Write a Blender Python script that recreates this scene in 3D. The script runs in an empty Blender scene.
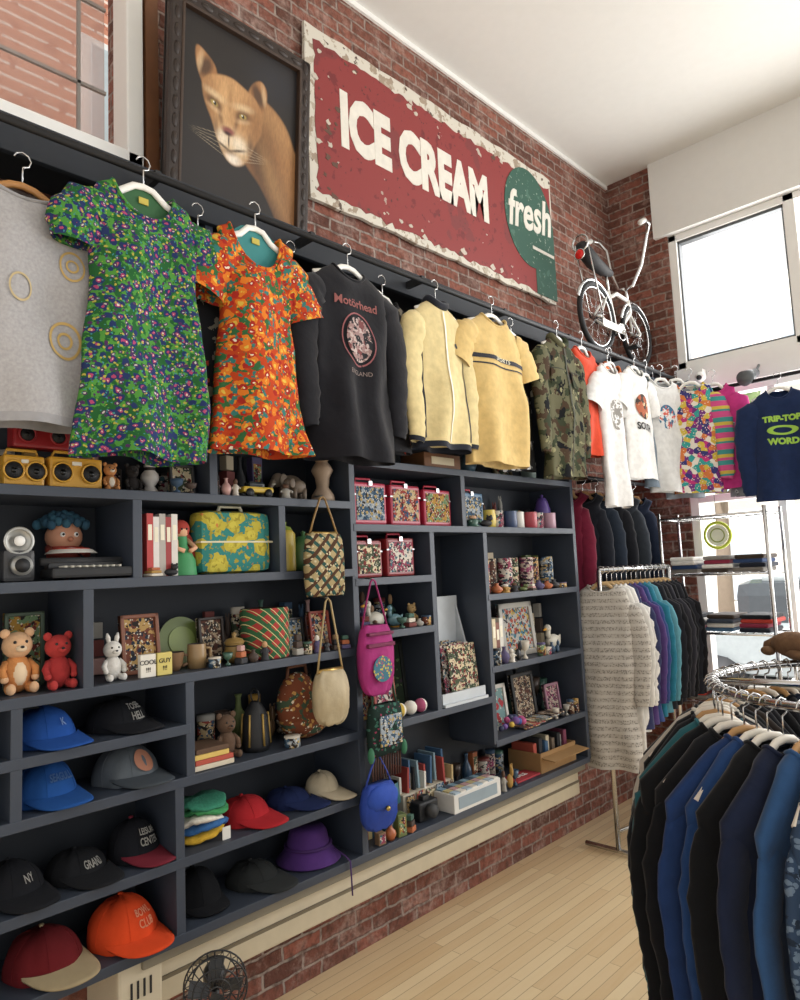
import bpy, bmesh, math, random
import numpy as np
from math import sin, cos, pi, radians
from mathutils import Vector, Matrix, noise
random.seed(5)
SC=bpy.context.scene
COL=SC.collection
# ------------------------------------------------------------ materials
def lin(h):
    h=h.lstrip('#'); r=[int(h[i:i+2],16)/255 for i in (0,2,4)]
    return tuple([(c/12.92 if c<=.04045 else ((c+.055)/1.055)**2.4) for c in r])+(1,)
_m={}
def newmat(name):
    m=bpy.data.materials.new(name); m.use_nodes=True
    nt=m.node_tree; return m,nt,nt.nodes['Principled BSDF']
def mixc(nt,fac,a,b):
    n=nt.nodes.new('ShaderNodeMix'); n.data_type='RGBA'
    for s,v in ((0,fac),(6,a),(7,b)):
        if hasattr(v,'links'): nt.links.new(v,n.inputs[s])
        else: n.inputs[s].default_value=v
    return n.outputs[2]
def math_(nt,op,a,b=0):
    n=nt.nodes.new('ShaderNodeMath'); n.operation=op
    for s,v in ((0,a),(1,b)):
        if hasattr(v,'links'): nt.links.new(v,n.inputs[s])
        else: n.inputs[s].default_value=v
    return n.outputs[0]
def addbump(nt,b,vec,sc,st,dist=.003):
    n2=nt.nodes.new('ShaderNodeTexNoise'); n2.inputs['Scale'].default_value=sc; n2.inputs['Detail'].default_value=3; nt.links.new(vec,n2.inputs['Vector'])
    bp=nt.nodes.new('ShaderNodeBump'); bp.inputs['Strength'].default_value=st; bp.inputs['Distance'].default_value=dist
    nt.links.new(n2.outputs['Fac'],bp.inputs['Height']); nt.links.new(bp.outputs[0],b.inputs['Normal'])
def C(h,rough=.75,metal=0,var=.12,sc=18,bump=0,bs=220):
    k=(h,rough,metal,var,sc,bump)
    if k in _m: return _m[k]
    m,nt,b=newmat('paint_'+h.strip('#')); c=lin(h)
    t=nt.nodes.new('ShaderNodeTexCoord'); n=nt.nodes.new('ShaderNodeTexNoise'); n.inputs['Scale'].default_value=sc; n.inputs['Detail'].default_value=4
    nt.links.new(t.outputs['Object'],n.inputs['Vector'])
    lo=tuple(x*(1-var) for x in c[:3])+(1,); hi=tuple(min(1,x*(1+var)) for x in c[:3])+(1,)
    nt.links.new(mixc(nt,n.outputs['Fac'],lo,hi),b.inputs['Base Color'])
    b.inputs['Roughness'].default_value=rough; b.inputs['Metallic'].default_value=metal
    if bump: addbump(nt,b,t.outputs['Object'],bs,bump)
    _m[k]=m; return m
def FB(h):
    m=C(h,.97,var=.25,sc=30,bump=.55,bs=34)
    b=m.node_tree.nodes['Principled BSDF']; b.inputs['Specular IOR Level'].default_value=.15; b.inputs['Sheen Weight'].default_value=.15
    return m
def PAT(name,base,layers,rough=.9,bump=0):
    if name in _m: return _m[name]
    m,nt,b=newmat(name); t=nt.nodes.new('ShaderNodeTexCoord'); vec0=t.outputs['Object']
    cur=lin(base)
    for L in layers:
        k=L[0]
        if k in 'vnk':
            mp=nt.nodes.new('ShaderNodeMapping'); nt.links.new(vec0,mp.inputs[0])
            mp.inputs['Scale'].default_value=(.35,1,1)
            if k!='k' and len(L)>4: mp.inputs['Location'].default_value=(L[4],L[4]*.7,L[4]*1.3)
            if k=='n':
                n=nt.nodes.new('ShaderNodeTexNoise'); n.inputs['Scale'].default_value=L[1]; n.inputs['Detail'].default_value=4
                nt.links.new(mp.outputs[0],n.inputs['Vector']); f=math_(nt,'GREATER_THAN',n.outputs['Fac'],L[2])
            else:
                wn=nt.nodes.new('ShaderNodeTexNoise'); wn.inputs['Scale'].default_value=L[1]*1.6; nt.links.new(mp.outputs[0],wn.inputs['Vector'])
                wm=nt.nodes.new('ShaderNodeVectorMath'); wm.operation='MULTIPLY_ADD'; nt.links.new(wn.outputs['Color'],wm.inputs[0]); wm.inputs[1].default_value=(.0,.7/L[1],.7/L[1]); nt.links.new(mp.outputs[0],wm.inputs[2])
                n=nt.nodes.new('ShaderNodeTexVoronoi'); n.inputs['Scale'].default_value=L[1]
                nt.links.new(wm.outputs[0] if k=='v' else mp.outputs[0],n.inputs['Vector'])
                if k=='v': f=math_(nt,'LESS_THAN',n.outputs['Distance'],L[2])
                else:
                    sp=nt.nodes.new('ShaderNodeSeparateColor'); nt.links.new(n.outputs['Color'],sp.inputs[0])
                    r=nt.nodes.new('ShaderNodeValToRGB'); r.color_ramp.interpolation='CONSTANT'
                    cols=L[2]; el=r.color_ramp.elements; el[0].color=lin(cols[0]); el[0].position=0
                    el[1].color=lin(cols[1]); el[1].position=1/len(cols)
                    for i,c_ in enumerate(cols[2:],2): e=el.new(i/len(cols)); e.color=lin(c_)
                    nt.links.new(sp.outputs[0],r.inputs[0]); cur=r.outputs[0]; continue
        else:
            sp=nt.nodes.new('ShaderNodeSeparateXYZ'); nt.links.new(vec0,sp.inputs[0])
            if k[1]=='d': o=math_(nt,'ADD',sp.outputs[1],sp.outputs[2])
            elif k[1]=='e': o=math_(nt,'SUBTRACT',sp.outputs[1],sp.outputs[2])
            else: o=sp.outputs['xyz'.index(k[1])]
            f=math_(nt,'GREATER_THAN',math_(nt,'SINE',math_(nt,'MULTIPLY',o,L[1])),L[2])
        cur=mixc(nt,f,cur,lin(L[3]))
    if hasattr(cur,'links'): nt.links.new(cur,b.inputs['Base Color'])
    b.inputs['Roughness'].default_value=rough
    if bump: addbump(nt,b,vec0,34,bump); b.inputs['Specular IOR Level'].default_value=.15
    _m[name]=m; return m
# ------------------------------------------------------------ mesh builder
def FM(x,y,z,lean=0,yaw=0):
    B=Matrix(((0,0,1),(1,0,0),(0,1,0))).to_4x4()
    return Matrix.Translation((x,y,z))@Matrix.Rotation(yaw,4,'Z')@Matrix.Rotation(-lean,4,'Y')@B
class MB:
    def __init__(s): s.v=[];s.f=[];s.mi=[];s.sm=[];s.mats=[]
    def add(s,vs,fs,mat,sm=False,M=None,mp=None):
        o=len(s.v)
        for v in vs:
            v=Vector(v)
            if M is not None: v=M@v
            if mp: v=mp(v)
            s.v.append(tuple(v))
        if mat not in s.mats: s.mats.append(mat)
        i=s.mats.index(mat)
        for f in fs: s.f.append(tuple(a+o for a in f)); s.mi.append(i); s.sm.append(sm)
        return s
    def box(s,c,d,mat,b=0,M=None):
        bm=bmesh.new(); bmesh.ops.create_cube(bm,size=1)
        for v in bm.verts: v.co=Vector((v.co.x*d[0],v.co.y*d[1],v.co.z*d[2]))
        if b: bmesh.ops.bevel(bm,geom=bm.edges[:],offset=b,segments=2,affect='EDGES',profile=.6)
        vs=[v.co+Vector(c) for v in bm.verts]; fs=[[v.index for v in f.verts] for f in bm.faces]
        bm.verts.index_update(); bm.free()
        return s.add(vs,fs,mat,False,M)
    def lathe(s,prof,mat,c=(0,0,0),n=20,sc=(1,1),M=None,sm=True):
        vs=[];fs=[]
        for r,z in prof:
            for k in range(n):
                a=2*pi*k/n; vs.append((c[0]+r*cos(a)*sc[0],c[1]+r*sin(a)*sc[1],c[2]+z))
        for i in range(len(prof)-1):
            for k in range(n): fs.append((i*n+k,i*n+(k+1)%n,(i+1)*n+(k+1)%n,(i+1)*n+k))
        return s.add(vs,fs,mat,sm,M)
    def ball(s,c,r,mat,n=14,m=9,M=None):
        if not isinstance(r,(tuple,list)): r=(r,r,r)
        vs=[];fs=[]
        for i in range(m+1):
            p=-pi/2+pi*i/m
            for k in range(n):
                a=2*pi*k/n; vs.append((c[0]+r[0]*cos(p)*cos(a),c[1]+r[1]*cos(p)*sin(a),c[2]+r[2]*sin(p)))
        for i in range(m):
            for k in range(n): fs.append((i*n+k,i*n+(k+1)%n,(i+1)*n+(k+1)%n,(i+1)*n+k))
        return s.add(vs,fs,mat,True,M)
    def tube(s,pts,r,mat,n=8,closed=False,rs=None,flat=1,cap=True,M=None):
        P=[Vector(p) for p in pts]; N=len(P); vs=[];fs=[]
        up=None
        for i,p in enumerate(P):
            if closed: t=P[(i+1)%N]-P[i-1]
            else: t=P[min(i+1,N-1)]-P[max(i-1,0)]
            t.normalize()
            if up is None: up=Vector((1,0,0)) if abs(t.x)<.9 else Vector((0,0,1))
            up=(up-t*up.dot(t))
            if up.length<1e-4: up=Vector((0,1,0))-t*t.y
            up.normalize(); sd=t.cross(up)
            rr=rs[i] if rs else r
            for k in range(n):
                a=2*pi*k/n; o=(up*cos(a)+sd*sin(a))*rr; o.x*=flat; vs.append(p+o)
        R=N if closed else N-1
        for i in range(R):
            j=(i+1)%N
            for k in range(n): fs.append((i*n+k,i*n+(k+1)%n,j*n+(k+1)%n,j*n+k))
        if cap and not closed: fs.append(tuple(range(n))); fs.append(tuple((N-1)*n+k for k in range(n)))
        return s.add(vs,fs,mat,True,M)
    def cyl(s,a,b,r,mat,r1=None,n=16):
        return s.tube([a,b],r,mat,n=n,rs=[r,r if r1 is None else r1])
    def ring(s,c,R,r,mat,axis='x',n=28,m=8,sc=(1,1),M=None):
        pts=[]
        for k in range(n):
            a=2*pi*k/n; u,v=R*cos(a)*sc[0],R*sin(a)*sc[1]
            pts.append({'x':(c[0],c[1]+u,c[2]+v),'y':(c[0]+u,c[1],c[2]+v),'z':(c[0]+u,c[1]+v,c[2])}[axis])
        return s.tube(pts,r,mat,n=m,closed=True,M=M)
    def prism(s,pts,th,mat,M=None,mp=None):
        n=len(pts); vs=[(p[0],p[1],0) for p in pts]+[(p[0],p[1],th) for p in pts]
        fs=[tuple(range(n))[::-1],tuple(range(n,2*n))]+[(k,(k+1)%n,n+(k+1)%n,n+k) for k in range(n)]
        return s.add(vs,fs,mat,False,M,mp)
    def ell(s,u,v,a,b,th,mat,M=None,mp=None,rot=0,n=20):
        return s.prism([(u+a*cos(t)*cos(rot)-b*sin(t)*sin(rot),v+a*cos(t)*sin(rot)+b*sin(t)*cos(rot)) for t in [2*pi*k/n for k in range(n)]],th,mat,M,mp)
    def text(s,txt,size,mat,M=None,mp=None,ext=.001,bold=0,sx=1,shear=0):
        cu=bpy.data.curves.new('t','FONT'); cu.body=txt; cu.size=size; cu.extrude=ext; cu.offset=bold
        cu.align_x='CENTER'; cu.align_y='CENTER'; cu.shear=shear; cu.resolution_u=3
        ob=bpy.data.objects.new('t',cu); COL.objects.link(ob)
        me=bpy.data.meshes.new_from_object(ob)
        vs=[(v.co.x*sx,v.co.y,v.co.z) for v in me.vertices]; fs=[tuple(p.vertices) for p in me.polygons]
        bpy.data.objects.remove(ob); bpy.data.curves.remove(cu); bpy.data.meshes.remove(me)
        return s.add(vs,fs,mat,False,M,mp)
    def build(s,name,loc=(0,0,0),yaw=0,parent=None):
        me=bpy.data.meshes.new(name); me.from_pydata(s.v,[],s.f)
        for m in s.mats: me.materials.append(m)
        me.polygons.foreach_set('material_index',s.mi); me.polygons.foreach_set('use_smooth',s.sm)
        bm=bmesh.new(); bm.from_mesh(me); bmesh.ops.recalc_face_normals(bm,faces=bm.faces); bm.to_mesh(me); bm.free()
        me.update(); ob=bpy.data.objects.new(name,me); COL.objects.link(ob)
        ob.location=loc; ob.rotation_euler=(0,0,yaw)
        if parent: ob.parent=parent
        return ob
# ------------------------------------------------------------ camera
cd=bpy.data.cameras.new('camera'); cam=bpy.data.objects.new('camera',cd); COL.objects.link(cam); SC.camera=cam
fw=Vector((-.6914,.7156,.0994)).normalized(); up=Vector((.1013,-.0402,.9940)); up=(up-fw*up.dot(fw)).normalized(); rt=fw.cross(up)
cam.matrix_world=Matrix(((rt.x,up.x,-fw.x,2.1),(rt.y,up.y,-fw.y,0),(rt.z,up.z,-fw.z,1.61),(0,0,0,1)))
cd.lens=36*705/1000; cd.sensor_width=36; cd.clip_start=.05
# ------------------------------------------------------------ surfaces
def brickmat():
    m,nt,b=newmat('red_brick')
    g=nt.nodes.new('ShaderNodeNewGeometry'); sp=nt.nodes.new('ShaderNodeSeparateXYZ'); nt.links.new(g.outputs['Position'],sp.inputs[0])
    cb=nt.nodes.new('ShaderNodeCombineXYZ'); nt.links.new(math_(nt,'ADD',sp.outputs[0],sp.outputs[1]),cb.inputs[0]); nt.links.new(sp.outputs[2],cb.inputs[1])
    br=nt.nodes.new('ShaderNodeTexBrick'); br.inputs['Scale'].default_value=1; br.inputs['Brick Width'].default_value=.19; br.inputs['Row Height'].default_value=.062
    br.inputs['Mortar Size'].default_value=.007; br.inputs['Mortar Smooth'].default_value=.35
    br.inputs['Color1'].default_value=lin('#93594a'); br.inputs['Color2'].default_value=lin('#52322a'); br.inputs['Mortar'].default_value=lin('#9c9188')
    nz=nt.nodes.new('ShaderNodeTexNoise'); nz.inputs['Scale'].default_value=16; nt.links.new(g.outputs['Position'],nz.inputs['Vector'])
    dn=nt.nodes.new('ShaderNodeVectorMath'); dn.operation='MULTIPLY_ADD'; nt.links.new(nz.outputs['Color'],dn.inputs[0]); dn.inputs[1].default_value=(.02,.018,0); nt.links.new(cb.outputs[0],dn.inputs[2])
    nt.links.new(dn.outputs[0],br.inputs['Vector'])
    n2=nt.nodes.new('ShaderNodeTexNoise'); n2.inputs['Scale'].default_value=7; n2.inputs['Detail'].default_value=10; n2.inputs['Roughness'].default_value=.75; nt.links.new(g.outputs['Position'],n2.inputs['Vector'])
    r=nt.nodes.new('ShaderNodeMapRange'); r.inputs[1].default_value=.49; r.inputs[2].default_value=.64; nt.links.new(n2.outputs['Fac'],r.inputs[0])
    c1=mixc(nt,math_(nt,'MULTIPLY',r.outputs[0],.6),br.outputs['Color'],lin('#b9a297'))
    n3=nt.nodes.new('ShaderNodeTexNoise'); n3.inputs['Scale'].default_value=30; n3.inputs['Detail'].default_value=5; nt.links.new(g.outputs['Position'],n3.inputs['Vector'])
    r3=nt.nodes.new('ShaderNodeMapRange'); r3.inputs[1].default_value=.48; r3.inputs[2].default_value=.66; nt.links.new(n3.outputs['Fac'],r3.inputs[0])
    c2=mixc(nt,math_(nt,'MULTIPLY',r3.outputs[0],.65),c1,lin('#3f2a24'))
    n4=nt.nodes.new('ShaderNodeTexNoise'); n4.inputs['Scale'].default_value=1.3; n4.inputs['Detail'].default_value=3; nt.links.new(g.outputs['Position'],n4.inputs['Vector'])
    c3=mixc(nt,math_(nt,'MULTIPLY',n4.outputs['Fac'],.4),c2,lin('#7a4a36'))
    nt.links.new(c3,b.inputs['Base Color']); b.inputs['Roughness'].default_value=.95
    bp=nt.nodes.new('ShaderNodeBump'); bp.inputs['Distance'].default_value=.018; bp.inputs['Strength'].default_value=1
    nt.links.new(math_(nt,'SUBTRACT',n3.outputs['Fac'],br.outputs['Fac']),bp.inputs['Height']); nt.links.new(bp.outputs[0],b.inputs['Normal'])
    return m
def floormat():
    m,nt,b=newmat('oak_floor')
    g=nt.nodes.new('ShaderNodeNewGeometry'); sp=nt.nodes.new('ShaderNodeSeparateXYZ'); nt.links.new(g.outputs['Position'],sp.inputs[0])
    cb=nt.nodes.new('ShaderNodeCombineXYZ'); nt.links.new(sp.outputs[1],cb.inputs[0]); nt.links.new(sp.outputs[0],cb.inputs[1])
    br=nt.nodes.new('ShaderNodeTexBrick'); nt.links.new(cb.outputs[0],br.inputs['Vector']); br.inputs['Scale'].default_value=1
    br.inputs['Brick Width'].default_value=.9; br.inputs['Row Height'].default_value=.05; br.inputs['Mortar Size'].default_value=.0015; br.offset=.37
    br.inputs['Color1'].default_value=lin('#ead4ab'); br.inputs['Color2'].default_value=lin('#d2b182'); br.inputs['Mortar'].default_value=lin('#94744f')
    mp=nt.nodes.new('ShaderNodeMapping'); mp.inputs['Scale'].default_value=(30,2,1); nt.links.new(g.outputs['Position'],mp.inputs[0])
    nz=nt.nodes.new('ShaderNodeTexNoise'); nz.inputs['Scale'].default_value=2; nz.inputs['Detail'].default_value=5; nt.links.new(mp.outputs[0],nz.inputs['Vector'])
    n2=nt.nodes.new('ShaderNodeTexNoise'); n2.inputs['Scale'].default_value=3; n2.inputs['Detail'].default_value=6; nt.links.new(g.outputs['Position'],n2.inputs['Vector'])
    c=mixc(nt,math_(nt,'MULTIPLY',nz.outputs['Fac'],.4),br.outputs['Color'],lin('#f0e0c0'))
    nt.links.new(mixc(nt,math_(nt,'MULTIPLY',n2.outputs['Fac'],.3),c,lin('#b3956a')),b.inputs['Base Color'])
    b.inputs['Roughness'].default_value=.33
    return m
BRICK=brickmat(); FLOOR=floormat(); PLASTER=C('#dddcd8',.9,var=.03); WHITE=C('#e9e8e4',.55,var=.03)
SHELF=C('#343b47',.5,var=.2,sc=6); SHELFD=C('#20252d',.7,var=.2,sc=5); CHROME=C('#c8c8c8',.18,1,var=.03); BLACK=C('#17181b',.6)
def simple(name,boxes,mat):
    mb=MB()
    for a,b in boxes:
        mb.box([(a[i]+b[i])/2 for i in range(3)],[b[i]-a[i] for i in range(3)],mat)
    return mb.build(name)
XR=4.6; YB=-4; ZC=4.5; YK=4.93
simple('wall_left',[((-.5,YB,0),(-.3,5.15,3.14)),((-.5,1.13,3.14),(-.3,5.15,ZC)),((-.5,YB,3.14),(-.3,-1.0,ZC)),((-.5,-1.0,4.4),(-.3,1.13,ZC))],BRICK)
simple('floor',[((-.5,YB,-.1),(XR,5.15,0))],FLOOR)
simple('ceiling',[((-.5,YB,ZC),(XR,5.15,ZC+.1))],PLASTER)
simple('wall_back',[((-.3,YK,0),(.14,5.15,ZC))],BRICK)
simple('wall_back_header',[((.06,4.89,3.93),(XR,5.15,ZC))],PLASTER)
simple('trim_1',[((.14,4.9,2.76),(XR,5.1,2.93))],WHITE)
simple('wall_back_sill',[((.14,4.9,0),(XR,5.12,.55))],PLASTER)
simple('trim_2',[((-.3,YB,4.47),(-.285,4.93,4.5))],WHITE)
mb=MB()
for a,b in [((.14,3.88),(XR,3.93)),((.14,2.93),(XR,2.99)),((.14,2.93),(.2,3.93)),((.9,2.93),(.97,3.93)),((1.9,2.93),(1.97,3.93)),((2.9,2.93),(2.97,3.93))]:
    mb.box(((a[0]+b[0])/2,4.99,(a[1]+b[1])/2),(b[0]-a[0],.09,b[1]-a[1]),WHITE,.006)
GK=C('#5a5d60',.5)
for a,b in [((.2,3.86),(.9,3.88)),((.2,2.99),(.9,3.005)),((.2,2.99),(.212,3.88)),((.888,2.99),(.9,3.88))]: mb.box(((a[0]+b[0])/2,4.99,(a[1]+b[1])/2),(b[0]-a[0],.05,b[1]-a[1]),GK)
mb.build('window_1')
mb=MB()
for a,b in [((.14,2.7),(XR,2.76)),((.14,.55),(XR,.62)),((.14,.62),(.2,2.7)),((.70,.62),(.75,2.7)),((1.25,.62),(1.32,2.7)),((2.6,.62),(2.67,2.7)),((.2,1.98),(XR,2.03))]:
    mb.box(((a[0]+b[0])/2,4.99,(a[1]+b[1])/2),(b[0]-a[0],.09,b[1]-a[1]),WHITE,.006)
mb.build('window_2')
m,nt,b=newmat('frosted_glass'); tr=nt.nodes.new('ShaderNodeBsdfTranslucent'); tp=nt.nodes.new('ShaderNodeBsdfTransparent'); mx=nt.nodes.new('ShaderNodeMixShader')
nz=nt.nodes.new('ShaderNodeTexNoise'); nz.inputs['Scale'].default_value=1.8; nz.inputs['Detail'].default_value=5
nt.links.new(mixc(nt,nz.outputs['Fac'],lin('#fdfaf5'),lin('#d8c4b8')),tr.inputs[0]); mx.inputs[0].default_value=.6
nt.links.new(tr.outputs[0],mx.inputs[1]); nt.links.new(tp.outputs[0],mx.inputs[2]); nt.links.new(mx.outputs[0],nt.nodes['Material Output'].inputs[0]); FROST=m
mb=MB()
mb.box((-.4,.07,3.8),(.01,2.0,1.2),FROST)
for a,b in [((-1,3.12),(1.165,3.19)),((1.1,3.12),(1.165,4.42)),((-1,4.34),(1.16,4.42)),((-1,3.2),(-.92,4.4)),((.1,3.2),(.17,4.4))]:
    mb.box((-.33,(a[0]+b[0])/2,(a[1]+b[1])/2),(.12,b[0]-a[0],b[1]-a[1]),WHITE,.008)
G=C('#8d8782',.6)
for k in range(6): mb.box((-.385,-.78+k*.35,3.8),(.012,.012,1.2),G)
for k in range(3): mb.box((-.385,.07,3.45+k*.34),(.012,2.0,.012),G)
mb.build('window_3')
# outside
mb=MB(); NBK=PAT('neighbour_brick','#c98a70',[('sz',60,.75,'#e8d8cc'),('n',9,.6,'#b0705a',3)]); mb.box((-3.6,0,3),(.4,14,9),NBK)
for k in range(4): mb.box((-3.38,-4+k*2.2,5.3),(.05,.9,1.6),WHITE); mb.box((-3.34,-4+k*2.2,5.3),(.02,.75,1.45),C('#b8c4c8',.3))
mb.build('neighbour_building')
simple('street_ground',[((-12,5.3,-.3),(20,40,-.2))],C('#e3e1dc',.9))
mb=MB(); mb.box((4,19,4),(26,2,8.5),C('#e9e2d8',.9)); DG=C('#aeb9c0',.3)
for i in range(14):
    for j in range(3): mb.box((-7.5+i*1.8,17.97,1.3+j*2.6),(.9,.1,1.5),DG); mb.box((-7.5+i*1.8,17.9,.45+j*2.6),(1.1,.2,.12),WHITE)
mb.build('street_building')
mb=MB(); BK_=C('#7f7060'); mb.tube([(-2.6,13,-.2),(-2.55,13,1.5),(-2.5,13.1,3.2),(-2.1,13.2,4.8)],.12,BK_,rs=[.16,.13,.1,.05]); LF=PAT('leaves','#98ad7c',[('v',5,.3,'#b6c698',0),('n',6,.55,'#7f9868',2)])
for k in range(5): t=k*1.3; mb.tube([(-2.5,13.1,2.6+k*.3),(-2.5+.7*cos(t),13.1+.5*sin(t),3.3+k*.3)],.04,BK_,rs=[.05,.02])
for k in range(14): mb.ball((-2.4+random.uniform(-1.1,1.1),13+random.uniform(-.6,.6),3.9+random.uniform(-.7,1.1)),random.uniform(.2,.4),LF)
mb.build('street_tree')
mb=MB(); CB=C('#9aa2a4',.25); mb.box((.2,9.3,.55),(4.2,1.7,.6),CB,.15); mb.box((.3,9.3,1.05),(2.4,1.5,.55),C('#4a5054',.15),.18); mb.box((.3,9.3,1.33),(1.8,1.3,.06),CB,.02)
for xx in (-1.1,1.5):
    mb.cyl((xx,8.4,.15),(xx,8.65,.15),.33,BLACK); mb.cyl((xx,10.0,.15),(xx,10.2,.15),.33,BLACK)
mb.build('parked_car')
# ------------------------------------------------------------ shelving
mb=MB()
def hb(y0,y1,z,x1=0,t=.03,mat=SHELF): mb.box(((x1-.28)/2,(y0+y1)/2,z),(x1+.28,y1-y0,t),mat,.002)
def vb(y,z0,z1,t=.03): mb.box((-.14-.001,y,(z0+z1)/2),(.278,t,z1-z0),SHELF,.002)
mb.box((-.288,1.9,1.7),(.016,3.4,2.36),SHELFD)
Y0=.2
for y0,y1,z in [(Y0,1.9,1.88),(Y0,1.9,1.61),(Y0,1.9,1.30),(Y0,1.17,1.14),(Y0,1.9,.98),(Y0,1.9,.74),(Y0,3.6,.52),
  (1.9,3.6,2.06),(1.9,3.6,1.79),(1.9,2.37,1.57),(1.9,2.37,1.35),(1.9,2.76,.98),(2.76,3.6,1.46),(2.76,3.6,1.115),(2.76,3.6,.77)]: hb(y0,y1,z)
for y,a,b_ in [(1.0,1.61,1.88),(1.55,1.61,1.88),(.85,1.3,1.61),(1.17,.98,1.3),(.66,.98,1.3),(1.13,.74,.98),(1.13,.52,.74),(1.9,.52,2.9),(1.27,1.88,2.86),(.2,.52,2.9),
  (2.37,.98,1.79),(2.61,1.79,2.06),(2.76,.77,1.79),(3.6,.52,2.9)]: vb(y,a,b_)
mb.build('wall_shelving_unit')
mb=MB(); mb.box((-.14,2.53,2.945),(.32,4.7,.03),SHELFD,.002); mb.box((.012,2.53,2.90),(.022,4.7,.11),SHELFD,.003)
mb.cyl((.12,.2,2.875),(.12,4.9,2.875),.012,BLACK)
for k in range(8): mb.box((.07,.4+k*.62,2.885),(.1,.02,.03),BLACK)
mb.build('clothes_rail')
BEIGE=C('#c9bea6',.5,var=.08)
mb=MB(); mb.box((-.2,2.33,.415),(.2,2.6,.07),BEIGE,.008); mb.box((-.19,2.33,.345),(.19,2.6,.07),C('#bdb198',.5),.008); mb.box((-.195,2.33,.38),(.2,2.6,.012),C('#6d6351',.5)); mb.box((-.17,2.33,.47),(.24,2.6,.035),C('#807969',.6),.004)
mb.box((-.18,1.03,.38),(.23,.14,.2),BEIGE,.01)
for k in range(4): mb.box((-.063,1.0+k*.02,.4),(.003,.006,.05),BLACK)
for k in range(6): mb.box((-.098,1.3+k*.45,.345),(.004,.004,.07),C('#6d6351',.5))
mb.build('baseboard_heater')
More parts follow.
